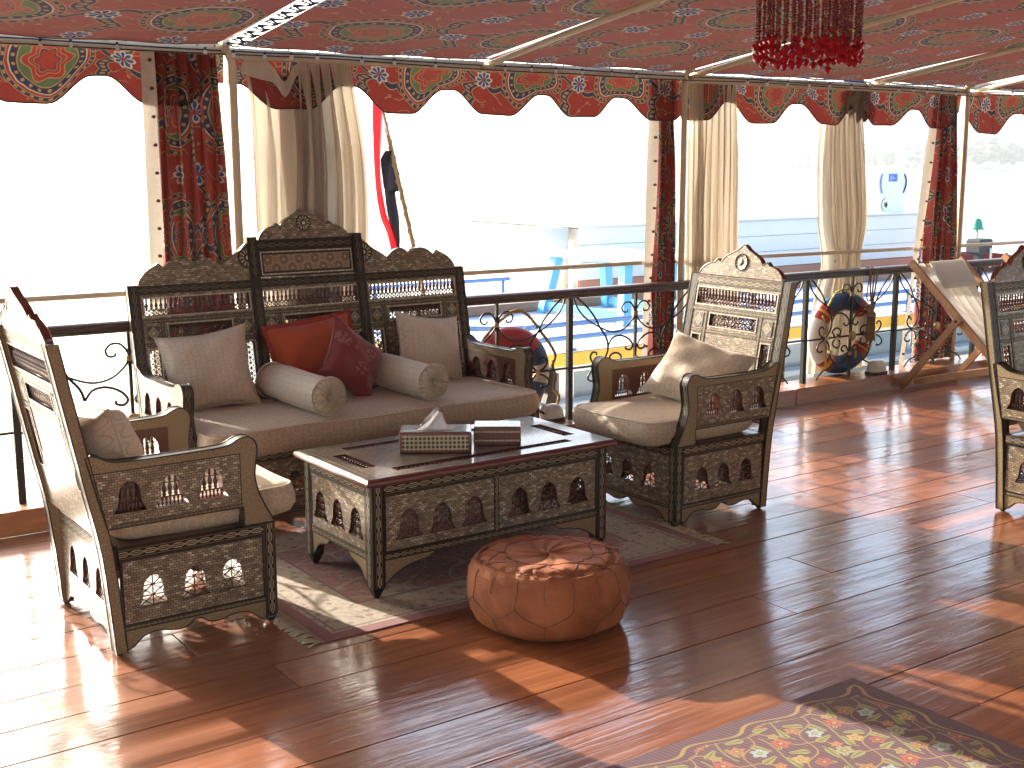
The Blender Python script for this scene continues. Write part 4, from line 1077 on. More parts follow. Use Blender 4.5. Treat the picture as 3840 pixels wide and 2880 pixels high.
# ------------------------------------------------------------------ cushions
def seat_cushion(name, label, x0, x1, y0, y1, z0, z1, loc, rz, group):
    """box cushion with crowned top, rounded corners and piping"""
    t = thing(name, label, 'cushion', loc, rz, group)
    cx, cy, hx, hy = (x0 + x1) / 2, (y0 + y1) / 2, (x1 - x0) / 2, (y1 - y0) / 2
    def ring(inset, k=7, rc=0.06):
        P = []
        for q in range(4):
            sx, sy = ((1, 1), (-1, 1), (-1, -1), (1, -1))[q]
            for j in range(k):
                a = PI / 2 * q + PI / 2 * j / (k - 1)
                P.append((cx + sx * (hx - rc) + (rc - inset) * math.cos(a), cy + sy * (hy - rc) + (rc - inset) * math.sin(a)))
        return P
    # densify
    def dense(P, m=4):
        out = []
        for i in range(len(P)):
            a, b = P[i], P[(i + 1) % len(P)]
            d = math.dist(a, b); n = max(1, int(d / 0.06))
            out += [(a[0] + (b[0] - a[0]) * j / n, a[1] + (b[1] - a[1]) * j / n) for j in range(n)]
        return out
    base = dense(ring(0)); n = len(base); zm = z1 - z0
    levels = [(0.030, 0.0), (0.006, 0.12), (-0.008, 0.35), (-0.008, 0.6), (0.0, 0.82), (0.006, 0.90)]
    V, F, U = [], [], []
    for ins, fz in levels:
        for (x, y) in base:
            dx, dy = x - cx, y - cy; s = 1 - ins / max(hx, hy) * 1.0
            lx = dx * (1 - ins / hx); ly = dy * (1 - ins / hy)
            V.append((cx + lx, cy + ly, z0 + zm * fz + 0.004 * math.sin(9 * x + 7 * y)))
    acc = [0.0]
    for i in range(n): acc.append(acc[-1] + math.dist(base[i], base[(i + 1) % n]))
    for l in range(len(levels) - 1):
        for i in range(n):
            j = (i + 1) % n; F.append((l * n + i, l * n + j, (l + 1) * n + j, (l + 1) * n + i))
            z_ = [z0 + zm * levels[l][1], z0 + zm * levels[l + 1][1]]
            U.append([(acc[i], z_[0]), (acc[i + 1], z_[0]), (acc[i + 1], z_[1]), (acc[i], z_[1])])
    # crowned top
    o = (len(levels) - 1) * n; rings = 9; prev = [o + i for i in range(n)]
    for q in range(1, rings + 1):
        f = 1 - q / rings; cur = []
        for i, (x, y) in enumerate(base):
            dx, dy = (x - cx) * (1 - 0.006 / hx), (y - cy) * (1 - 0.006 / hy); X, Y = cx + dx * f, cy + dy * f
            zz = z0 + zm * 0.90 + zm * 0.16 * (1 - f ** 3) + 0.005 * math.sin(13 * X + 3) * math.sin(11 * Y) * (1 - f)
            V.append((X, Y, zz)); cur.append(len(V) - 1)
        for i in range(n):
            j = (i + 1) % n; F.append((prev[i], prev[j], cur[j], cur[i])); U.append([(V[k][0], V[k][1]) for k in (prev[i], prev[j], cur[j], cur[i])])
        prev = cur
    mb = MB().add(V, F, U, 0, True); mb.add([V[i] for i in range(n)], [tuple(range(n))[::-1]])
    mb.build('cover', 'brocade_seat', t)
    MB().tube([V[o + i] for i in range(n)], 0.005, 6, closed=True).build('piping', 'brocade', t)
    return t
seat_cushion('seat_cushion', 'long brocade seat cushion filling the sofa', -0.868, 0.868, -0.085, 0.55, 0.369, 0.497, sofa.location, 0, 'brocade seat cushions')
for ch, lab in ((chair_r, 'brocade seat cushion overhanging the front of the armchair with the sunlit pillow'), (chair_l, 'brocade seat cushion of the armchair seen from behind'), (chair_f, 'brocade seat cushion of the armchair cut off by the frame edge')):
    seat_cushion('seat_cushion', lab, -0.283, 0.283, -0.115, 0.545, 0.369, 0.490, ch.location, ch.rotation_euler.z, 'brocade seat cushions')

def pillow(name, label, w, h, t, mats, loc, rot, group=None, seed=1, pin=0.12, trim=False, n=22):
    rg = random.Random(seed); ph = [rg.uniform(0, 6) for _ in range(8)]
    def f(side):
        def g(a, b):
            x, y = 2 * a - 1, 2 * b - 1
            X = x * w / 2 * (1 - pin * (1 - y * y)); Y = y * h / 2 * (1 - pin * (1 - x * x))
            th = max(0, (1 - x ** 4) * (1 - y ** 4)) ** 0.55
            z = side * (t / 2 * th + 0.006 * th * (math.sin(7 * x + ph[0]) * math.sin(6 * y + ph[1]) + 0.6 * math.sin(13 * x * y + ph[2]) + 0.5 * math.sin(15 * x + ph[3]) * (1 - th)))
            return (X, Y, z)
        return g
    o = thing(name, label, 'cushion', loc, 0, group); o.rotation_euler = rot
    mb = MB(); mb.grid(f(1), n, n, lambda a, b: (a * w, b * h)); mb.grid(f(-1), n, n, lambda a, b: (a * w, b * h))
    mb.build('cover', mats[0], o)
    g = f(0); E = [g(i / 20, 0) for i in range(20)] + [g(1, i / 20) for i in range(20)] + [g(1 - i / 20, 1) for i in range(20)] + [g(0, 1 - i / 20) for i in range(20)]
    if trim:
        def ruf(a, b):
            i = int(a * 80) % 80; p = Vector(E[i]); d = Vector((p.x, p.y, 0)).normalized()
            q = p + d * 0.028 * b; return (q.x, q.y, p.z + 0.008 * b * math.sin(i * 2.2))
        MB().grid(ruf, 80, 2, lambda a, b: (a, b)).build('trim', mats[1], o)
    else: MB().tube(E, 0.004, 6, closed=True).build('piping', mats[0], o)
    return o
pillow('throw_pillow', 'square cream brocade pillow leaning in the sofa corner beside the red curtain', 0.42, 0.38, 0.15, ['brocade'], (2.14, 5.455, 0.665), (R(74), R(-6), R(-10)), 'square brocade pillows', 1)
pillow('throw_pillow', 'square cream brocade pillow leaning in the sofa corner next to the right armchair', 0.42, 0.37, 0.15, ['brocade'], (3.345, 5.45, 0.66), (R(72), R(9), R(8)), 'square brocade pillows', 2)
pillow('throw_pillow', 'cream brocade pillow in bright sun on the right armchair', 0.46, 0.36, 0.17, ['brocade'], (4.09, 4.225, 0.622), (R(50), R(12), R(-74)), 'square brocade pillows', 3)
pillow('throw_pillow', 'cream brocade pillow half hidden behind the arm of the armchair seen from behind', 0.42, 0.38, 0.20, ['brocade'], (1.255, 4.21, 0.63), (R(74), R(3), R(96)), 'square brocade pillows', 4, 0.05)
pillow('throw_pillow', 'bright orange pillow with a red ruffled edge behind the maroon one', 0.46, 0.36, 0.13, ['orange_cloth', 'orange_trim'], (2.715, 5.50, 0.675), (R(76), R(-6), R(2)), None, 5, 0.10, True)
pillow('throw_pillow', 'maroon floral pillow balanced on its corner between the two bolsters', 0.345, 0.345, 0.14, ['maroon_cloth'], (2.80, 5.285, 0.668), (R(66), R(36), R(4)), None, 6, 0.20)
def bolster(label, x, y0, y1, z, r, ang, seed):
    t = thing('bolster', label, 'bolster', (x, (y0 + y1) / 2, z), ang, 'cream brocade bolsters'); L = (y1 - y0) / 2
    mb = MB(); rg = random.Random(seed)
    mb.grid(lambda a, b: ((r + 0.004 * math.sin(3 * 2 * PI * a + 5 * b) - 0.006 * abs(2 * b - 1) ** 6) * math.cos(2 * PI * a), -L + 2 * L * b, (r + 0.004 * math.sin(3 * 2 * PI * a + 5 * b) - 0.006 * abs(2 * b - 1) ** 6) * math.sin(2 * PI * a)), 40, 18, lambda a, b: (a * 2 * PI * r, b * 2 * L))
    mb.build('cover', 'brocade', t)
    for s in (-1, 1):
        e = MB(); N = 96
        def cap(a, b):
            rr = (r - 0.004) * (1 - b); pl = math.sin(26 * 2 * PI * a + 3 * math.sin(9 * a)) * 0.006 * (1 - b) * (0.3 + 0.7 * b) * 3
            return (rr * math.cos(2 * PI * a), s * (L + 0.026 * math.sin(PI * min(1, b * 1.1)) ** 0.7 + pl - 0.012 * b ** 4), rr * math.sin(2 * PI * a))
        e.grid(cap, N * 2, 8, lambda a, b: (a * 0.3, b * 0.1)); e.build('pleated_end', 'brocade', t)
        MB().lathe([(0.0005, 0.008), (0.009, 0.006), (0.013, 0)], 10, lambda x_, y_, z_: (x_, s * (L + 0.012 + z_), y_)).build('button', 'brocade', t)
        MB().tube([((r + 0.001) * math.cos(2 * PI * k / 40), s * L, (r + 0.001) * math.sin(2 * PI * k / 40)) for k in range(40)], 0.005, 6, closed=True).build('piping', 'brocade', t)
bolster('cream brocade bolster with pleated end lying between the left square pillow and the maroon pillow', 2.475, 4.925, 5.46, 0.585, 0.085, R(3), 1)
bolster('cream brocade bolster with pleated end lying between the maroon pillow and the right square pillow', 3.045, 4.955, 5.48, 0.585, 0.085, R(3), 2)

# ------------------------------------------------------------------ coffee table
tb = thing('coffee_table', 'low inlaid coffee table with arched side panels and mahogany rimmed top', 'table', (2.6925, 4.175, 0))
BX, BY = 0.5625, 0.280
slots = [(-0.42, 0.42, -0.225, -0.178), (-0.42, 0.42, 0.178, 0.225), (-0.512, -0.453, -0.125, 0.125), (0.453, 0.512, -0.125, 0.125)]
mb = MB()
mb.slab(rect(-0.582, 0.582, -0.295, 0.295), [rect(*q)[::-1] for q in slots], 0.0, 0.016, lambda a, b, c: (a, b, 0.4755 - c), (0, 1, 1), hole_mi=1)
mb.box((-0.575, -0.288, 0.448), (0.575, 0.288, 0.459), 1)
pr = [(0.579, 0.4745), (0.588, 0.472), (0.594, 0.464), (0.595, 0.455), (0.590, 0.447), (0.570, 0.444)]
V = []
for (d, z) in pr:
    e = d - 0.579
    V += [(-0.579 - e, -0.292 - e, z), (0.579 + e, -0.292 - e, z), (0.579 + e, 0.292 + e, z), (-0.579 - e, 0.292 + e, z)]
F = [(i * 4 + k, i * 4 + (k + 1) % 4, (i + 1) * 4 + (k + 1) % 4, (i + 1) * 4 + k) for i in range(len(pr) - 1) for k in range(4)]
mb.add(V, F, None, 2)
top = mb.build('tabletop', ['table_inlay', 'mahogany', 'mahogany_edge'], tb)
for (a0, a1, b0, b1) in slots:
    br = MB(); lx, ly = a1 - a0, b1 - b0; n = int(max(lx, ly) / 0.021); rows = 2
    for r_ in range(rows):
        for i in range(n):
            t = (i + 0.5 + 0.5 * (r_ % 2)) / (n + 0.5); w_ = (r_ + 0.5) / rows
            p = (a0 + lx * t, b0 + ly * w_) if lx > ly else (a0 + lx * w_, b0 + ly * t)
            br.lathe([(0.002, -0.004), (0.0075, 0.001), (0.0082, 0.005), (0.005, 0.0095), (0.0005, 0.011)], 8, lambda x, y, z, p=p: (p[0] + x, p[1] + y, 0.4605 + z), cap=False)
    br.build('bead_row', 'mahogany', top)
def bracket(a0, s, w, zt, zl):
    L = sp2([(0.0, zl), (0.030, zl + 0.26 * (zt - zl)), (0.36 * w, zl + 0.55 * (zt - zl)), (0.62 * w, zl + 0.70 * (zt - zl)), (0.85 * w, zl + 0.78 * (zt - zl)), (0.97 * w, zt - 0.06 * (zt - zl)), (1.02 * w, zt)], 3)
    return [(a0, zt)] + [(a0 + s * q, z) for q, z in L]
for T, W, cs, div in ((lambda a, b, c: (a, -BY + c, b), BX - 0.054, (-0.400, -0.2535, -0.105, 0.1135, 0.260, 0.407), True), (lambda a, b, c: (a, BY - c, b), BX - 0.054, (-0.400, -0.2535, -0.105, 0.1135, 0.260, 0.407), True),
                      (lambda a, b, c: (-BX + c, a, b), BY - 0.054, (-0.146, 0.0, 0.146), False), (lambda a, b, c: (BX - c, a, b), BY - 0.054, (-0.146, 0.0, 0.146), False)):
    mb = MB()
    mb.slab(rect(-W, W, 0.177, 0.404), [arch(x, 0.220, 0.335, 0.061) for x in cs], 0.004, 0.022, T, (0, 1, 1))
    mb.strip(-W, W, 0.404, 0.4445, 0.001, 0.023, T, 2); mb.strip(-W, W, 0.151, 0.177, 0.002, 0.023, T, 2)
    for a0, a1, b0, b1 in ((-W, -W + 0.007, 0.177, 0.404), (W - 0.007, W, 0.177, 0.404), (-W + 0.007, W - 0.007, 0.395, 0.404), (-W + 0.007, W - 0.007, 0.177, 0.184)): mb.strip(a0, a1, b0, b1, 0.0022, 0.005, T, 4)
    if div: mb.strip(-0.0125, 0.0115, 0.178, 0.403, 0.001, 0.01, T, 2)
    bw = 0.225 if div else 0.15
    for s in (-1, 1): mb.slab(bracket(s * W, -s, bw, 0.151, 0.055), [], 0.005, 0.020, T, (3, 3, 4), rim=(4, 0.0028))
    p = mb.build('side_panel', ['brick_inlay', 'mahogany', 'chain_inlay', 'diaper_inlay', 'lacquer'], tb)
    for x in cs: grille('x', p, T(x, 0.220, 0.014), 0 if div else R(90), w=0.058, h=0.115, nx=3, nz=4)
for sx in (-1, 1):
    for sy in (-1, 1):
        mb = MB(); x0, x1 = sorted((sx * BX, sx * (BX - 0.054))); y0, y1 = sorted((sy * BY, sy * (BY - 0.054)))
        mb.cbox((x0, y0, 0.045), (x1, y1, 0.4435), 0.003, 1)
        Tx = (lambda a, b, c, sy=sy: (a, sy * (BY - c), b)); Ty = (lambda a, b, c, sx=sx: (sx * (BX - c), a, b))
        mb.strip(x0 + 0.009, x1 - 0.009, 0.05, 0.438, -0.0015, 0.01, Tx, 0); mb.strip(y0 + 0.009, y1 - 0.009, 0.05, 0.438, -0.0015, 0.01, Ty, 0)
        xm, ym = (x0 + x1) / 2, (y0 + y1) / 2
        mb.add([(x0 + 0.004, y0 + 0.004, 0.0455), (x1 - 0.004, y0 + 0.004, 0.0455), (x1 - 0.004, y1 - 0.004, 0.0455), (x0 + 0.004, y1 - 0.004, 0.0455), (xm - 0.008, ym - 0.008, 0.004), (xm + 0.008, ym - 0.008, 0.004), (xm + 0.008, ym + 0.008, 0.004), (xm - 0.008, ym + 0.008, 0.004)], [(0, 1, 5, 4), (1, 2, 6, 5), (2, 3, 7, 6), (3, 0, 4, 7), (4, 5, 6, 7)], None, 1)
        mb.build('leg', ['chain_inlay', 'lacquer'], tb)

# boxes on the table
def ibox(name, label, cat, L, Dp, H, loc, rz, mats):
    t = thing(name, label, cat, loc, rz)
    mb = MB(); mb.cbox((-L / 2, -Dp / 2, 0), (L / 2, Dp / 2, H), 0.003, 0)
    return t, mb
t, mb = ibox('tissue_box', 'inlaid tissue box with a white tissue standing out of its slot', 'box', 0.288, 0.152, 0.084, (2.577, 4.162, 0.4765), R(-33.3), None)
T_ = lambda a, b, c: (a, -0.076 - c, b)
mb.slab(rect(-0.132, 0.132, 0.012, 0.072), [], 0.0, 0.0012, T_, (1, 1, 1)); mb.slab(rect(-0.064, 0.064, 0.012, 0.072), [], 0.0, 0.0012, lambda a, b, c: (-0.144 - c, a, b), (1, 1, 1)); mb.slab(rect(-0.064, 0.064, 0.012, 0.072), [], 0.0, 0.0012, lambda a, b, c: (0.144 + c, a, b), (1, 1, 1))
mb.slab(rect(-0.138, 0.138, -0.07, 0.07), [], 0.0, 0.0014, lambda a, b, c: (a, b, 0.084 + c), (2, 2, 2))
mb.slab([(0.085 * math.cos(k * PI / 8), 0.018 * math.sin(k * PI / 8)) for k in range(16)], [], 0.0, 0.0012, lambda a, b, c: (a, b, 0.0856 + c), (3, 3, 3))
bx_ = mb.build('case', ['mahogany_edge', 'box_inlay', 'table_inlay', 'lacquer'], t)
rg = random.Random(5)
def tis(a, b):
    x = -0.075 + 0.16 * a
    h = (0.074 * math.exp(-((a - 0.30) / 0.24) ** 2) + 0.058 * math.exp(-((a - 0.56) / 0.14) ** 2) + 0.020 * math.exp(-((a - 0.84) / 0.12) ** 2) + 0.006 * math.sin(21 * a))
    lean = 0.012 * math.sin(9 * a + 3 * b) + 0.010 * math.sin(17 * a + 5 * b)
    return (x + 0.02 * b * math.sin(4 * a + 1), lean * (0.4 + b) + 0.012 * (1 - b), 0.086 + h * b)
mb = MB(); mb.grid(tis, 40, 10); mb.grid(lambda a, b: (tis(a, b)[0] + 0.012 * b, -tis(1 - a, b)[1] * 0.8 - 0.012 * (1 - b) - 0.012, 0.086 + (tis(a, b)[2] - 0.086) * 0.9), 40, 10); mb.build('tissue', 'tissue', t)
t, mb = ibox('trinket_box', 'low inlaid box with two bands of dots behind the tissue box', 'box', 0.193, 0.125, 0.076, (2.850, 4.118, 0.4765), R(-35.3), None)
T_ = lambda a, b, c: (a, -0.0625 - c, b)
for b in (0.016, 0.052): mb.strip(-0.09, 0.09, b, b + 0.008, 0.0, 0.0012, T_, 1); mb.strip(-0.056, 0.056, b, b + 0.008, 0.0, 0.0012, lambda a, b_, c: (0.0965 + c, a, b_), 1)
mb.slab(rect(-0.091, 0.091, -0.057, 0.057), [], 0.0, 0.0014, lambda a, b, c: (a, b, 0.076 + c), (2, 2, 2)); mb.build('case', ['mahogany_edge', 'dot_inlay', 'table_inlay'], t)

# ------------------------------------------------------------------ leather pouffe
pf = thing('pouffe', 'round tan leather pouffe with stitched panels on the floor before the coffee table', 'pouffe', (2.555, 3.375, 0), R(10))
prof = [(0.0, 0.004), (0.13, 0.003), (0.205, 0.002), (0.236, 0.010), (0.266, 0.035), (0.283, 0.075), (0.290, 0.125), (0.288, 0.175), (0.280, 0.212), (0.264, 0.236), (0.242, 0.248), (0.220, 0.253), (0.175, 0.255), (0.11, 0.253), (0.05, 0.249), (0.0, 0.246)]
def pfs(a, b):
    k = b * (len(prof) - 1); i = min(int(k), len(prof) - 2); t = k - i
    r = prof[i][0] * (1 - t) + prof[i + 1][0] * t; z = prof[i][1] * (1 - t) + prof[i + 1][1] * t
    th = 2 * PI * a
    side = max(0, min(1, (r - 0.15) / 0.1))
    w = 0.004 * math.sin(5 * th + 1) + 0.003 * math.sin(9 * th + 20 * z) + 0.0025 * math.sin(23 * th + 60 * z) * side
    rim = math.exp(-((z - 0.247) / 0.012) ** 2) * 0.005 * (math.sin(31 * th) + math.sin(53 * th + 1))
    dip = -0.010 * math.exp(-((r - 0.235) / 0.012) ** 2) if z > 0.2 else 0
    return ((r + w * side + rim) * math.cos(th), (r + w * side + rim) * math.sin(th), max(0.0, z + dip + (0.003 * math.sin(3 * th + 12 * r) + 0.0025 * math.sin(11 * th + 30 * r) if z > 0.24 else 0)))
MB().grid(pfs, 120, 60).build('cover', 'leather', pf)
st_ = MB()
def surf(th, b, off=0.0012):
    p = Vector(pfs((th / (2 * PI)) % 1.0, b)); c = Vector((0, 0, 0.13)); d = (p - c).normalized(); return p + d * off
N = 9
bt = lambda i: i / (len(prof) - 1)
for k in range(N):
    t0 = 2 * PI * k / N; dt = 2 * PI / N
    for seg in ([(0, 8.6), (0.02, 7.2), (0.0, 6.2), (0.18, 5.6), (0.5, 5.0)], [(1, 6.2), (0.82, 5.6), (0.5, 5.0)], [(0.5, 5.0), (0.5, 3.4)], [(0.5, 8.6), (0.5, 8.0), (0.5, 6.9)]):
        st_.tube([surf(t0 + a * dt, bt(b)) for a, b in [tuple(x) for x in sp2(seg, 4)]], 0.0014, 4)
    for seg in ([(0.0, 9.8), (0.08, 10.8), (0.3, 11.5), (0.5, 12.3)], [(1.0, 9.8), (0.92, 10.8), (0.7, 11.5), (0.5, 12.3)]):
        st_.tube([surf(t0 + a * dt, bt(b)) for a, b in sp2(seg, 4)], 0.0013, 4)
for b in (9.8, 12.3): st_.tube([surf(2 * PI * k / 90, bt(b)) for k in range(90)], 0.0016, 4, closed=True)
st_.build('stitching', 'stitch', pf)

# ------------------------------------------------------------------ rugs
rug = thing('rug', 'worn red and beige patterned rug with fringed ends under the coffee table', 'rug', (2.73, 4.270, 0))
def sheet(mb, hu, hv, z, nx, ny, amp, mi=0):
    mb.grid(lambda a, b: ((2 * a - 1) * hu, (2 * b - 1) * hv, z + amp * math.sin(13 * a) * math.sin(9 * b + 1)), nx, ny, lambda a, b: ((2 * a - 1) * hu, (2 * b - 1) * hv), mi)
    E = [(-hu, -hv), (hu, -hv), (hu, hv), (-hu, hv)]
    mb.add([(x, y, 0.0006) for x, y in E] + [(x, y, z) for x, y in E], [(i, (i + 1) % 4, (i + 1) % 4 + 4, i + 4) for i in range(4)], [[E[i], E[(i + 1) % 4], E[(i + 1) % 4], E[i]] for i in range(4)], mi)
mb = MB(); sheet(mb, 0.93, 0.63, 0.005, 30, 20, 0.0006); mb.build('pile', 'persian', rug)
for s in (-1, 1):
    fr = MB(); rg = random.Random(3)
    for i in range(150):
        y = -0.625 + 1.25 * i / 149; L = 0.055 + 0.022 * rg.random(); d1, d2 = rg.uniform(-0.012, 0.012), rg.uniform(-0.02, 0.02)
        fr.tube([(s * 0.928, y, 0.004), (s * (0.928 + L * 0.5), y + d1, 0.006 + 0.004 * rg.random()), (s * (0.928 + L), y + d2, 0.003)], 0.0028, 4)
    tag(fr.build('fringe', 'fringe', rug), kind='stuff')
rug2 = thing('rug', 'plum floor mat woven with trailing flowers and gold lattice in the foreground', 'rug', (2.0, 1.64, 0))
mb = MB(); sheet(mb, 1.02, 0.75, 0.006, 20, 14, 0.0004); mb.build('weave', 'floral', rug2)

# ------------------------------------------------------------------ deck chairs
def beam(mb, p, q, w, h, side=Vector((1, 0, 0))):
    p, q = Vector(p), Vector(q); t = (q - p).normalized(); n = t.cross(side).normalized()
    V = [e + side * sx * w / 2 + n * sn * h / 2 for e in (p, q) for sx, sn in ((-1, -1), (1, -1), (1, 1), (-1, 1))]
    return mb.add(V, [(0, 1, 2, 3), (7, 6, 5, 4), (0, 4, 5, 1), (1, 5, 6, 2), (2, 6, 7, 3), (3, 7, 4, 0)])
dc = thing('deck_chair', 'folding wooden deck chair with quilted white canvas sling and headrest pillow', 'deck chair', (7.384, 0, 0))
Wd = 0.566
for x in (0.0, Wd):
    beam(MB(), (x, 5.515, 0.912), (x, 4.50, 0.015), 0.027, 0.048).build('long_rail', 'teak', dc)
    xi = x + (0.029 if x == 0 else -0.029)
    beam(MB(), (x - (0.028 if x == 0 else -0.028), 5.075, 0.556), (x - (0.028 if x == 0 else -0.028), 5.525, 0.014), 0.024, 0.045).build('support_leg', 'teak', dc)
    beam(MB(), (xi, 5.45, 0.06), (xi, 4.42, 0.33), 0.024, 0.045).build('seat_rail', 'teak', dc)
    MB().lathe([(0.0005, -0.004), (0.008, -0.004), (0.008, 0.03)], 8, lambda a, b, c, x=x: (x - 0.045 + c if x == 0 else x + 0.045 - c, 5.095 + a, 0.535 + b)).build('bolt', 'iron', dc)
for y, z in ((5.478, 0.872), (4.52, 0.04)): beam(MB(), (0.013, y, z), (Wd - 0.013, y, z), 0.03, 0.03, Vector((0, 0.75, 0.66)).normalized()).build('cross_bar', 'teak', dc)
beam(MB(), (-0.012, 5.49, 0.05), (Wd + 0.012, 5.49, 0.05), 0.03, 0.04, Vector((0, 1, 0))).build('foot_bar', 'teak', dc)
beam(MB(), (0.03, 4.44, 0.325), (Wd - 0.03, 4.44, 0.325), 0.03, 0.04, Vector((0, 1, 0))).build('front_bar', 'teak', dc)
path = smooth_path([(0, 5.478, 0.897), (0, 5.36, 0.74), (0, 5.18, 0.535), (0, 5.0, 0.385), (0, 4.80, 0.30), (0, 4.60, 0.29), (0, 4.44, 0.35)], 6)
def sling(a, b):
    k = b * (len(path) - 1); i = min(int(k), len(path) - 2); t = k - i; p = path[i].lerp(path[i + 1], t); tg = (path[i + 1] - path[i]).normalized(); n = Vector((1, 0, 0)).cross(tg)
    q = p + n * (-0.018 * abs(math.sin(PI * a * 6)) ** 0.6 + 0.03 * math.sin(PI * a) - 0.0)
    return (0.035 + (Wd - 0.07) * a, q.y, q.z)
MB().grid(sling, 72, 36, lambda a, b: (a * 0.5, b * 1.3)).build('sling', 'canvas', dc)
hp = MB()
def hpill(sd):
    def g(a, b):
        x, y = 2 * a - 1, 2 * b - 1; th = max(0, (1 - x ** 6) * (1 - y ** 6)) ** 0.5
        p = Vector((Wd / 2 + x * 0.19, 5.375, 0.815)) + Vector((0, -0.62, -0.78)) * y * 0.115 + Vector((0, -0.78, 0.62)) * (0.018 + sd * 0.030 * th); return tuple(p)
    return g
hp.grid(hpill(1), 20, 14, lambda a, b: (a * 0.4, b * 0.25)); hp.grid(hpill(-1), 20, 14, lambda a, b: (a * 0.4, b * 0.25)); hp.build('headrest_pillow', 'canvas', dc)
dc2 = copy_tree(dc); dc2.location = (8.50, 0.0, 0); dc2['label'] = 'second wooden deck chair, only its pale top rail showing above the cut off armchair'
for d in (dc, dc2): d['group'] = 'deck chairs along the railing'

# ------------------------------------------------------------------ bead chandelier
cl = thing('bead_chandelier', 'hanging lamp of red bead strands ending in faceted red crystals', 'chandelier', (3.44, 3.05, 0))
MB().tube([(0.178 * math.cos(2 * PI * k / 40), 0.178 * math.sin(2 * PI * k / 40), 2.43) for k in range(40)], 0.006, 6, closed=True).build('ring', 'brass', cl)
MB().tube([(0.13 * math.cos(2 * PI * k / 30), 0.13 * math.sin(2 * PI * k / 30), 2.432) for k in range(30)], 0.006, 6, closed=True).build('ring', 'brass', cl)
mb = MB()
for k in range(3):
    a = 2 * PI * k / 3; mb.tube([(0.178 * math.cos(a), 0.178 * math.sin(a), 2.43), (0, 0, 2.50)], 0.003, 5)
mb.tube([(0, 0, 2.50), (0, 0, 2.53)], 0.004, 5); mb.build('hanger', 'brass', cl)
rg = random.Random(11); var = []
for v_ in range(4):
    mb = MB(); z = 0.0
    while z > -0.40:
        r_ = 0.0052 + 0.0024 * rg.random(); h = 0.008 + 0.005 * rg.random()
        gold = rg.random() < 0.28
        mb.lathe([(0.0015, z), (r_ * (0.6 if gold else 1), z - h * 0.3), (r_ * (0.6 if gold else 1), z - h * 0.7), (0.0015, z - h)], 6, None, 1 if gold else 0, cap=False); z -= h
    var.append(mb)
cr = MB(); cr.lathe([(0.0005, 0.0), (0.012, -0.010), (0.0165, -0.018), (0.012, -0.026), (0.0005, -0.036)], 8, None, 0, sm=False, cap=False)
beads, crys = [], None
NS = 42
for k in range(NS + 20):
    outer = k < NS; a = 2 * PI * (k / NS if outer else (k - NS + 0.5) / 20); rr = (0.178 if outer else 0.13) + rg.uniform(-0.003, 0.003)
    v_ = k % 4; L = 0.40 + (rg.uniform(-0.012, 0.012) if outer else rg.uniform(-0.04, 0.0))
    p = (rr * math.cos(a), rr * math.sin(a), 2.43)
    if v_ >= len(beads): o = var[v_].build('bead_strand', ['bead_red', 'bead_gold'], cl, p); beads.append(o.data)
    else: o = obj('bead_strand', beads[v_], cl, p)
    o.scale = (1, 1, L / 0.40)
    zc = -0.40 - rg.choice((0.0, 0.0, 0.028)) 
    if crys is None: c_ = cr.build('crystal', 'crystal_red', o, (0, 0, -0.40)); crys = c_.data
    else: c_ = obj('crystal', crys, o, (0, 0, zc))
    c2 = obj('crystal', crys, o, (0.004, 0.003, zc - 0.032)); c2.scale = (0.9, 0.9, 0.9)

# ------------------------------------------------------------------ life rings, lamps, fenders
def ring_buoy(label, loc, rot, cols, Rm=0.222, rt=0.064, sq=1.0):
    t = thing('life_ring', label, 'life ring', loc, 0, None); t.rotation_euler = rot
    mats = ['ring_white', 'ring_red', 'ring_blue', 'yellow_paint']
    segs = {}
    n, k = 96, 14
    for i in range(n):
        d = 360.0 * (i + 0.5) / n
        c = 0
        for (a0, a1, ci) in cols:
            if a0 <= d < a1 or a0 <= d - 360 < a1: c = ci
        segs.setdefault(c, []).append(i)
    names = {0: 'white_band', 1: 'red_band', 2: 'blue_band', 3: 'yellow_stripe'}
    for c, lst in segs.items():
        runs = []
        for i in lst:
            if runs and runs[-1][-1] == i - 1: runs[-1].append(i)
            else: runs.append([i])
        for run in runs:
            a0, a1 = 2 * PI * run[0] / n, 2 * PI * (run[-1] + 1) / n
            g = lambda a, b: ((Rm + rt * math.cos(2 * PI * b)) * math.cos(a0 + (a1 - a0) * a), rt * 0.85 * math.sin(2 * PI * b), (Rm + rt * math.cos(2 * PI * b)) * math.sin(a0 + (a1 - a0) * a))
            MB().grid(g, len(run), k).build(names[c], mats[c], t)
    return t
def bands(*centres):
    out = []
    for c, w in centres:
        out += [(c - w - 22, c - w, 1), (c + w, c + w + 22, 1), (c - w, c + w, 2), (c - w - 14, c - w - 9, 3), (c + w + 9, c + w + 14, 3)]
    return out
lr = ring_buoy('white life ring with blue and red bands tied to the railing by the net curtain', (6.985, 5.775, 0.41), (R(4), 0, R(-9)), bands((96, 34), (282, 34)), 0.23, 0.066)
def ropes(parent, mat, r, paths):
    for P in paths:
        P = smooth_path(P, 5); mb = MB()
        for ph in (0, 2.1, 4.2):
            Q = []
            for i, p in enumerate(P):
                t = (P[min(i + 1, len(P) - 1)] - P[max(i - 1, 0)]); t = t.normalized() if t.length > 0 else Vector((0, 0, 1)); a = t.orthogonal().normalized(); b = t.cross(a)
                Q.append(p + a * r * 0.55 * math.cos(i * 1.3 + ph) + b * r * 0.55 * math.sin(i * 1.3 + ph))
            mb.tube(Q, r * 0.62, 5)
        mb.build('rope', mat, parent)
pc = lambda d, r: (r * math.cos(R(d)), -0.055, r * math.sin(R(d)))
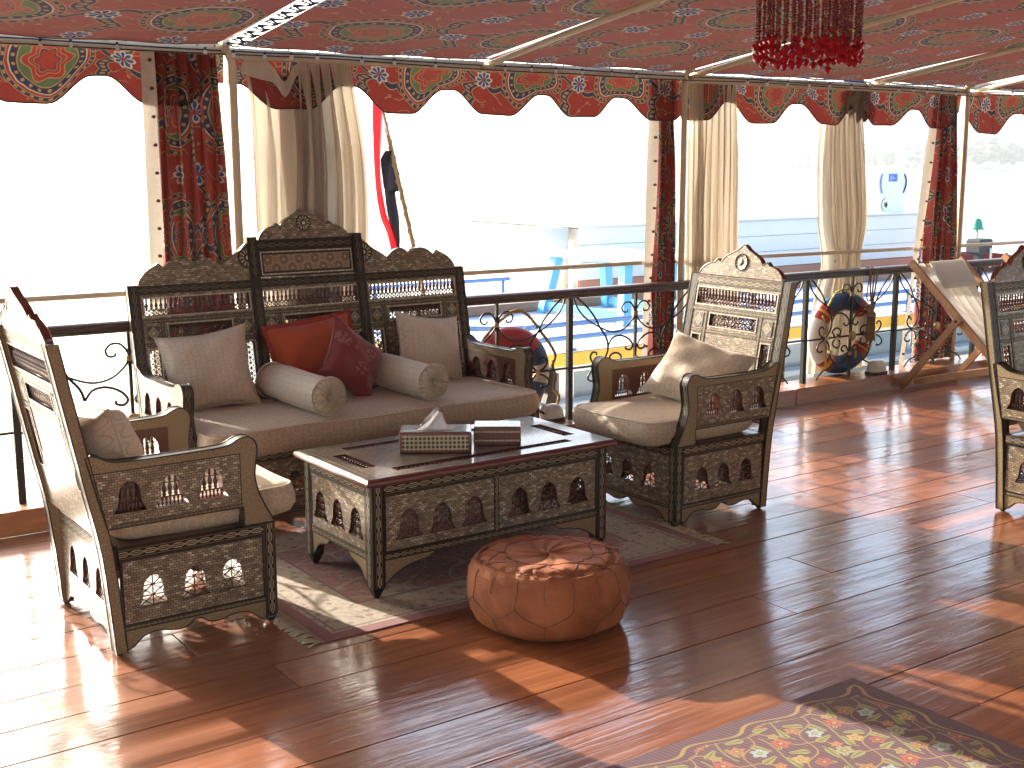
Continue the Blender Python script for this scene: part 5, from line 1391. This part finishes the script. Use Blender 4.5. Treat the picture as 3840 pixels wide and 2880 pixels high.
ropes(lr, 'yellow_rope', 0.007, [[pc(88, 0.33), pc(112, 0.335), pc(135, 0.28)], [pc(148, 0.275), pc(165, 0.19), pc(180, 0.21), pc(200, 0.19), pc(213, 0.21)], [pc(213, 0.21), pc(224, 0.24), pc(236, 0.285)], [pc(300, 0.2), pc(312, 0.14), pc(300, 0.12)]])
lr2 = ring_buoy('red topped life ring with a tan rope tied to the railing beside the sofa arm', (4.075, 5.775, 0.402), (R(3), 0, 0), [(45, 138, 1), (14, 45, 2), (138, 170, 2), (215, 325, 1), (195, 215, 2), (325, 345, 2)])
ropes(lr2, 'tan_rope', 0.009, [[(-0.26, -0.04, 0.17), (-0.17, -0.07, 0.30), (-0.05, -0.085, 0.385), (0.02, -0.085, 0.385), (0.10, -0.07, 0.335), (0.19, -0.05, 0.245), (0.255, -0.04, 0.18), (0.30, -0.05, 0.10), (0.275, -0.06, 0.04), (0.30, -0.06, -0.03), (0.29, -0.06, -0.10), (0.33, -0.06, -0.15), (0.31, -0.06, -0.21), (0.27, -0.05, -0.22)]])
def kerb_lamp(label, loc):
    t = thing('bulkhead_lamp', label, 'lamp', loc, 0, 'bulkhead lamps on the kerb')
    f = lambda s, e: (lambda a, b: (s[0] * math.copysign(abs(math.cos(2 * PI * a)) ** e, math.cos(2 * PI * a)) * math.cos(PI / 2 * b) ** 0.6, s[1] * math.copysign(abs(math.sin(2 * PI * a)) ** e, math.sin(2 * PI * a)) * math.cos(PI / 2 * b) ** 0.6, 0.018 + s[2] * math.sin(PI / 2 * b) ** 1.0))
    MB().grid(f((0.078, 0.048, 0.085), 0.55), 40, 10).build('glass', 'lamp_glass', t)
    MB().slab([(0.084 * math.copysign(abs(math.cos(k * PI / 12)) ** 0.5, math.cos(k * PI / 12)), 0.054 * math.copysign(abs(math.sin(k * PI / 12)) ** 0.5, math.sin(k * PI / 12))) for k in range(24)], [], 0.001, 0.022, XYZ).build('base', 'black_rubber', t)
kerb_lamp('round cornered bulkhead lamp standing on the kerb beside the life ring with blue bands', (7.20, 5.625, 0.112))
kerb_lamp('round cornered bulkhead lamp standing on the kerb between sofa arm and right armchair', (4.33, 5.70, 0.112))
T_ = lambda y0: (lambda a, b, c: (a, y0 + c, b))
tag(MB().slab([(4.36, 0.36), (4.60, 0.365), (4.605, 0.25), (4.62, 0.10), (4.66, -0.1), (4.57, -0.1), (4.555, 0.06), (4.53, 0.14), (4.55, 0.20), (4.52, 0.225), (4.36, 0.235)], [], 0, 0.05, T_(6.02)).build('fender_board', 'black_rubber'), 'black angular fender board hanging outside the railing near the red life ring', 'fender')
tag(MB().slab([(6.42, -0.1), (6.68, -0.1), (6.68, 0.22), (6.665, 0.31), (6.63, 0.325), (6.60, 0.30), (6.56, 0.315), (6.50, 0.29), (6.46, 0.30), (6.42, 0.26)], [], 0, 0.06, T_(6.02)).build('fender_board', 'black_rubber'), 'ragged black fender board outside the railing behind the right armchair', 'fender')
pl_ = thing('staff', 'thin bare staff standing upright outside the railing beyond the bent post', 'staff')
MB().tube([(8.63, 6.02, 2.12), (8.60, 6.0, 1.2), (8.565, 5.98, 0.02)], 0.0125, 8).build('shaft', 'cream_paint', pl_)

# ------------------------------------------------------------------ flag
fg = thing('flag', 'limp red, white and black flag on a slanting rope bound pole', 'flag')
P = [Vector((3.76, 5.87, 0.05)), Vector((3.687, 6.17, 1.146)), Vector((3.634, 6.40, 1.904)), Vector((3.612, 6.49, 2.2))]
mb = MB().tube(P, 0.012, 7)
Q = []
for i in range(160):
    t = i / 159; p = P[0].lerp(P[1], min(1, t * 1.96)) if t < 0.51 else P[1].lerp(P[3], (t - 0.51) / 0.49)
    Q.append((p.x + 0.014 * math.cos(i * 0.9), p.y + 0.014 * math.sin(i * 0.9), p.z))
mb.tube(Q, 0.004, 4); mb.build('pole', 'tan_rope', fg)
sc_ = 0.962
def rows(L, v0, v1, dy, ph):
    mb_ = MB(); n = 28
    def g(a, b):
        k = b * (len(L) - 1); i = min(int(k), len(L) - 2); t = k - i
        z = L[i][0] + (L[i + 1][0] - L[i][0]) * t; xl = L[i][1] + (L[i + 1][1] - L[i][1]) * t; xr = L[i][2] + (L[i + 1][2] - L[i][2]) * t
        return ((xl + (xr - xl) * a) * sc_, 6.352 + dy + 0.02 * math.sin(2 * PI * a + 5 * b + ph), 1.62 + (z - 1.62) * sc_)
    return mb_.grid(g, 8, n, lambda a, b: (a, v0 + (v1 - v0) * 0.5))
rows([(2.16, 3.680, 3.742), (1.99, 3.690, 3.752), (1.865, 3.690, 3.748), (1.70, 3.692, 3.735), (1.5, 3.695, 3.733), (1.40, 3.698, 3.742), (1.29, 3.713, 3.759), (1.20, 3.75, 3.81), (1.09, 3.778, 3.82), (1.03, 3.79, 3.82)], 0.667, 1.0, 0.0, 0.3).build('red_band', 'flag_cloth', fg)
rows([(2.16, 3.72, 3.70), (1.99, 3.735, 3.733), (1.93, 3.735, 3.748), (1.86, 3.732, 3.765), (1.75, 3.722, 3.788), (1.66, 3.718, 3.812), (1.60, 3.716, 3.75)], 0.34, 0.66, 0.012, 1.0).build('white_band', 'flag_cloth', fg)
rows([(1.685, 3.76, 3.808), (1.64, 3.722, 3.818), (1.56, 3.724, 3.828), (1.48, 3.727, 3.848), (1.455, 3.73, 3.852), (1.44, 3.728, 3.80), (1.37, 3.735, 3.81), (1.29, 3.750, 3.828), (1.22, 3.78, 3.835), (1.155, 3.808, 3.835), (1.10, 3.818, 3.828)], 0.0, 0.33, -0.02, 2.0).build('black_band', 'flag_cloth', fg)

# ------------------------------------------------------------------ beyond the railing: water, boats, far bank
tag(MB().box((-4, 5.70, -2.6), (14, 5.79, -0.165)).build('hull_side', 'white_paint'), kind='structure')
WZ = -2.3
tag(MB().add([(-350, -150, WZ), (750, -150, WZ), (750, 750, WZ), (-350, 750, WZ)], [(0, 1, 2, 3)]).build('water', 'water'), kind='structure')
tbo = thing('tour_boat', 'white tour boat with yellow gunwale band and blue rails moored alongside', 'boat')
near = [(20, 9.0), (7.0, 9.0), (6.6, 9.08), (6.15, 9.4), (5.8, 10.0), (5.65, 11.0), (5.8, 12.2), (6.3, 13.1), (7.0, 13.3), (20, 13.3)]
UPz = lambda z0: (lambda a, b, c: (a, b, z0 + c))
def inset(P, d): return [(x if x > 19 else x + d * (0 if x > 6.9 else 1), y + d * (1 if y < 9.5 else (-1 if y > 12.8 else 0))) for x, y in P]
MB().slab(near[::-1], [], 0, 2.0, UPz(-2.6)).build('hull', 'white_paint', tbo)
MB().slab(inset(near, -0.02)[::-1], [], 0.0, 0.040, UPz(-0.299)).build('rubbing_strake', 'cream_white', tbo)
MB().slab(inset(near, -0.03)[::-1], [], 0.0, 0.118, UPz(-0.257)).build('gunwale_band', 'yellow_paint', tbo)
MB().slab(inset(near, 0.03)[::-1], [], 0.0, 0.302, UPz(-0.601)).build('topside', 'white_paint', tbo)
for k in range(13):
    y0 = 9.0 + 0.33 * k; x0 = 7.0 if k in (0, 12) else (6.3 if k in (1, 11) else 6.0)
    MB().box((x0 if k not in (0, 12) else 6.85, y0 + 0.003, -0.138), (20, y0 + 0.327, -0.128 - 0.002 * (k % 2))).build('deck_board', 'deck_blue' if k in (7, 8, 9) else 'deck_white', tbo)
for x0, x1, mt in ((5.9 + 0.3, 6.93, 'dark_glass'), (7.09, 8.62, 'grey_glass'), (8.76, 10.3, 'grey_glass'), (10.44, 11.95, 'grey_glass'), (12.1, 13.6, 'grey_glass'), (13.75, 15.2, 'grey_glass')):
    yy = 9.012 if x0 > 7 else 9.012
    if x0 < 7: MB().box((6.62, 9.0, -0.63), (6.93, 9.04, -0.32)).build('window', mt, tbo)
    else:
        w_ = MB().box((x0, 8.992, -0.80), (x1, 9.02, -0.318)).build('window', mt, tbo)
        MB().slab(rect(x0 - 0.03, x1 + 0.03, -0.83, -0.303), [rect(x0, x1, -0.80, -0.318)[::-1]], 0, 0.03, lambda a, b, c: (a, 8.985 + c, b)).build('frame', 'white_paint', w_)
for x in (7.13, 9.64, 12.15, 14.66, 17.2):
    p = MB().lathe([(0.07, -0.128), (0.07, -0.118), (0.026, -0.108), (0.024, 0.0), (0.034, 0.01), (0.024, 0.02), (0.024, 0.11)], 10, lambda a, b, c, x=x: (x + a, 9.1 + b, c)).build('rail_post', 'blue_paint', tbo)
for z in (0.118, -0.012):
    MB().tube(smooth_path([(19, 9.1, z), (12, 9.1, z), (7.1, 9.1, z), (6.7, 9.14, z - 0.01), (6.3, 9.35, z - 0.01), (5.98, 9.8, z), (5.85, 10.6, z), (5.85, 11.6, z), (6.0, 12.4, z), (6.5, 12.95, z), (7.2, 13.15, z)] + ([(8.0, 13.15, z), (9.3, 13.15, z)] if z > 0 else []), 4), 0.026, 8).build('rail', 'blue_paint', tbo)
for x in (7.3, 9.2): MB().lathe([(0.024, -0.128), (0.024, 0.11)], 8, lambda a, b, c, x=x: (x + a, 13.15 + b, c)).build('rail_post', 'blue_paint', tbo)
MB().cbox((6.9, 11.72, -0.128), (19, 11.80, -0.012), 0.01).build('coaming', 'grey_wood', tbo)
MB().cbox((6.6, 8.78, -0.62), (18, 8.985, -0.56), 0.01).build('ledge', 'grey_paint', tbo)
bt_ = thing('boat_table', 'table with sky blue splayed legs and pale top on the tour boat deck', 'table', (9.2, 10.85, -0.128))
for (x, y), (tx, ty) in (((-0.53, 0.72), (-0.40, 0.62)), ((-0.53, -0.73), (-0.40, -0.60)), ((0.45, 0.72), (0.32, 0.62)), ((0.45, -0.73), (0.32, -0.60))):
    beam(MB(), (x, y, 0.0), (tx, ty, 0.68), 0.11, 0.11).build('leg', 'sky_paint', bt_)
for x in (-0.51, 0.43): beam(MB(), (x, -0.7, 0.09), (x, 0.7, 0.09), 0.06, 0.09, Vector((1, 0, 0))).build('stretcher', 'sky_paint', bt_)
for k in range(5): MB().cbox((-0.62 + 0.235 * k, -0.85, 0.682), (-0.62 + 0.235 * k + 0.229, 0.85, 0.715), 0.004).build('board', 'cream_white', bt_)
for i, (x, a) in enumerate(((12.05, 0.2), (12.22, -0.4), (12.40, 0.9))):
    t = thing('water_bottle', ('plastic water bottle lying closest to the stern on the tour boat ledge', 'clear plastic water bottle lying between two others on the tour boat ledge', 'plastic water bottle lying askew closest to the bow on the tour boat ledge')[i], 'bottle', (x, 8.88, -0.525), a, 'bottles on the ledge')
    MB().lathe([(0.001, 0.11), (0.03, 0.11), (0.034, 0.09), (0.034, -0.05), (0.02, -0.09), (0.012, -0.10)], 12, lambda a_, b, c: (c, a_, b)).build('body', 'bottle', t)
    MB().lathe([(0.013, -0.10), (0.013, -0.118), (0.001, -0.119)], 10, lambda a_, b, c: (c, a_, b)).build('cap', 'sky_paint', t)
cb = thing('cabin_boat', 'long low white cabin boat with horizontal boards beyond the tour boat', 'boat')
MB().box((10.3, 13.9, -2.6), (21, 17.4, -0.20)).build('hull', 'white_paint', cb)
MB().cbox((11.03, 13.86, -0.198), (18.7, 13.9, -0.062), 0.006).build('band', 'pink_board', cb)
for k in range(3):
    z0 = -0.058 + 0.25 * k; MB().cbox((11.03, 13.84, z0 + 0.003), (18.65, 13.90, z0 + 0.247), 0.004).build('wall_board', 'white_paint', cb)
MB().box((11.06, 13.905, -0.19), (18.6, 17.0, 0.672)).build('cabin', 'white_paint', cb)
MB().cbox((10.95, 13.78, 0.694), (18.75, 17.1, 0.73), 0.008).build('roof', 'white_paint', cb)
MB().lathe([(0.30, -0.19), (0.30, 0.69)], 20, lambda a, b, c: (10.72 + a, 14.2 + b, c)).build('end_post', 'cream_white', cb)
cs_ = thing('console', 'white rounded console with a small blue screen on the cabin boat roof', 'console', (18.12, 14.2, 0.73))
MB().slab([(-0.34, 0.0), (0.34, 0.0)] + sp2([(0.34, 0.0), (0.37, 0.3), (0.40, 0.55), (0.34, 0.68), (0.20, 0.725), (-0.20, 0.725), (-0.34, 0.68), (-0.40, 0.55), (-0.37, 0.3), (-0.34, 0.0)], 4)[1:-1], [], -0.2, 0.2, lambda a, b, c: (a, c, b)).build('body', 'white_paint', cs_)
MB().cbox((-0.12, -0.212, 0.53), (0.10, -0.201, 0.66), 0.002).build('screen', 'screen_blue', cs_)
for k in range(4): MB().box((-0.10, -0.2145, 0.555 + 0.022 * k), (-0.10 + 0.06 + 0.03 * ((k * 7) % 4), -0.2125, 0.561 + 0.022 * k)).build('screen_line', 'white_paint', cs_)
for s in (-1, 1): MB().tube(smooth_path([(s * 0.30, -0.205, 0.66), (s * 0.345, -0.215, 0.55), (s * 0.335, -0.215, 0.44), (s * 0.29, -0.205, 0.33)], 4), 0.012, 6).build('handle', 'blue_paint' if s < 0 else 'iron', cs_)
mb = MB()
for k in range(5):
    a = 2 * PI * k / 5; mb.slab([(-0.17 + 0.02 * math.cos(a + 1.2), 0.13 + 0.02 * math.sin(a + 1.2)), (-0.17 + 0.055 * math.cos(a), 0.13 + 0.055 * math.sin(a)), (-0.17 + 0.02 * math.cos(a - 1.2), 0.13 + 0.02 * math.sin(a - 1.2))], [], -0.215, -0.20, lambda x, z, c: (x, c, z))
mb.lathe([(0.001, -0.022), (0.02, -0.02), (0.024, 0)], 10, lambda a, b, c: (-0.17 + a, -0.2 + c, 0.13 + b)); mb.build('star_knob', 'iron', cs_)
MB().tube([(-0.17 + 0.115 * math.cos(R(d)), -0.203, 0.13 + 0.115 * math.sin(R(d))) for d in range(95, 250, 12)], 0.006, 5).build('dial_arc', 'iron', cs_)
mbt = thing('motor_boat', 'small red and cream motor boat with black outboard beyond the tour boat', 'boat', (0, 0, 0))
def hullf(a, b):
    x = 17.2 + 4.0 * a; w = 0.85 * (1 - max(0, (a - 0.55) / 0.45) ** 2.2); side = 2 * b - 1
    return (x, 12.0 - w * side * -1 if False else 11.6 + w * side, 0.12 + 0.18 * a * a - 0.75 * (1 - abs(side) ** 3) )
m_ = MB(); m_.grid(hullf, 24, 12); m_.build('hull', 'red_paint', mbt)
MB().grid(lambda a, b: (17.3 + 3.2 * a, 11.6 + 0.74 * (2 * b - 1) * (1 - max(0, (a - 0.7) / 0.3) ** 2 * 0.6), 0.16 + 0.18 * a * a + 0.16 * math.sin(PI * b) * math.sin(PI * min(1, a * 1.3 + 0.1))), 20, 10).build('cover', 'cream_white', mbt)
mo = MB(); mo.cbox((16.80, 11.30, 0.20), (17.13, 11.58, 0.43), 0.03); mo.build('outboard', 'black_rubber', mbt)
MB().box((16.92, 11.4, -0.4), (17.04, 11.5, 0.205)).build('outboard_leg', 'black_rubber', mbt)
MB().tube([(17.02, 11.27, 0.0), (17.02, 11.27, 0.27), (17.0, 11.27, 0.29)], 0.02, 6).build('bracket', 'lamp_glass', mbt)
gl = thing('mast_lamp', 'green domed lamp on a thin mast beyond the motor boat', 'lamp', (17.71, 12.0, 0))
MB().tube([(0, 0, -0.3), (0, 0, 0.53)], 0.02, 6).build('mast', 'lamp_glass', gl)
MB().lathe([(0.11, 0.525), (0.11, 0.54), (0.085, 0.55), (0.078, 0.62), (0.055, 0.68), (0.02, 0.70), (0.001, 0.705)], 14).build('dome', 'green_plastic', gl)
# the far bank
hd = Vector((math.sin(YAW), math.cos(YAW), 0)); sdv = Vector((math.cos(YAW), -math.sin(YAW), 0))
def far(d, l, z=0.0): p = hd * d + sdv * l; return (p.x, p.y, WZ + z)
mb = MB(); rg = random.Random(2)
mb.grid(lambda a, b: far(433 + 120 * b + 9 * math.sin(a * 19) + 6 * math.sin(a * 47), -290 + 580 * a, -0.4 + 3.2 * min(1, b * 6) + 1.5 * b), 80, 8)
tag(mb.build('shore', 'shore_sand'), kind='structure')
mb = MB(); ico = [(0, 0, 1), (0.9, 0, 0.4), (0.28, 0.85, 0.4), (-0.72, 0.53, 0.4), (-0.72, -0.53, 0.4), (0.28, -0.85, 0.4), (0.72, 0.53, -0.4), (-0.28, 0.85, -0.4), (-0.9, 0, -0.4), (-0.28, -0.85, -0.4), (0.72, -0.53, -0.4), (0, 0, -1)]
icf = [(0, 1, 2), (0, 2, 3), (0, 3, 4), (0, 4, 5), (0, 5, 1), (1, 6, 2), (2, 7, 3), (3, 8, 4), (4, 9, 5), (5, 10, 1), (6, 7, 2), (7, 8, 3), (8, 9, 4), (9, 10, 5), (10, 6, 1), (11, 7, 6), (11, 8, 7), (11, 9, 8), (11, 10, 9), (11, 6, 10)]
for i in range(260):
    l = -280 + 560 * rg.random(); d = 445 + 50 * rg.random(); H = 5 + 7 * rg.random() * (0.5 + 0.5 * math.sin(l * 0.045) ** 2)
    for q in range(9):
        s = H * 0.24 * (0.6 + 0.8 * rg.random()); o = far(d + rg.uniform(-2, 2), l + rg.uniform(-0.4, 0.4) * H, 1 + H * (0.3 + 0.65 * rg.random()))
        mb.add([(o[0] + s * x * rg.uniform(0.7, 1.2), o[1] + s * y * rg.uniform(0.7, 1.2), o[2] + s * 0.8 * z * rg.uniform(0.7, 1.2)) for x, y, z in ico], icf)
tag(mb.build('tree_belt', 'tree_green'), 'hazy belt of trees along the far river bank', 'trees', None, 'stuff')
for i, (l, w, h, lab) in enumerate(((36, 20, 8.5, 'pale wide hazy building on the far bank beside the narrow red curtain'), (62, 12, 11, 'tall hazy block on the far bank between the pale curtains'), (96, 26, 8, 'hazy pale building on the far bank right of the net curtain'), (150, 22, 10, 'hazy building on the far bank beyond the bent post'), (-8, 16, 6, 'low hazy building on the far bank to the right of the flag'))):
    b = thing('building', lab, 'building', far(447, l), -YAW, 'hazy buildings on the far bank')
    MB().box((-w / 2, -1, 0), (w / 2, 9, h)).build('wall', 'far_wall', b); MB().box((-w / 2 - 0.3, -1.3, h), (w / 2 + 0.3, 9.3, h + 0.5)).build('parapet', 'far_wall', b)
    fl = int(h // 3)
    for r_ in range(fl):
        for q in range(int(w // 3)):
            x = -w / 2 + 1.5 + q * 3.0; MB().box((x - 0.6, -1.1, 1.2 + r_ * 3), (x + 0.6, -0.95, 2.6 + r_ * 3)).build('window', 'far_window', b)

# ------------------------------------------------------------------ the hazy air over the river
hz = bpy.data.materials.new('haze'); hz.use_nodes = True; nt = hz.node_tree; nt.nodes.remove(nt.nodes['Principled BSDF'])
pv = nt.nodes.new('ShaderNodeVolumePrincipled'); pv.inputs['Color'].default_value = (0.88, 0.93, 0.97, 1); pv.inputs['Density'].default_value = 0.0010; pv.inputs['Anisotropy'].default_value = 0.5
nt.links.new(pv.outputs[0], nt.nodes['Material Output'].inputs['Volume']); M['haze'] = hz
tag(MB().box((-360, -160, -4.5), (760, 760, 22)).build('haze', 'haze'), kind='stuff')
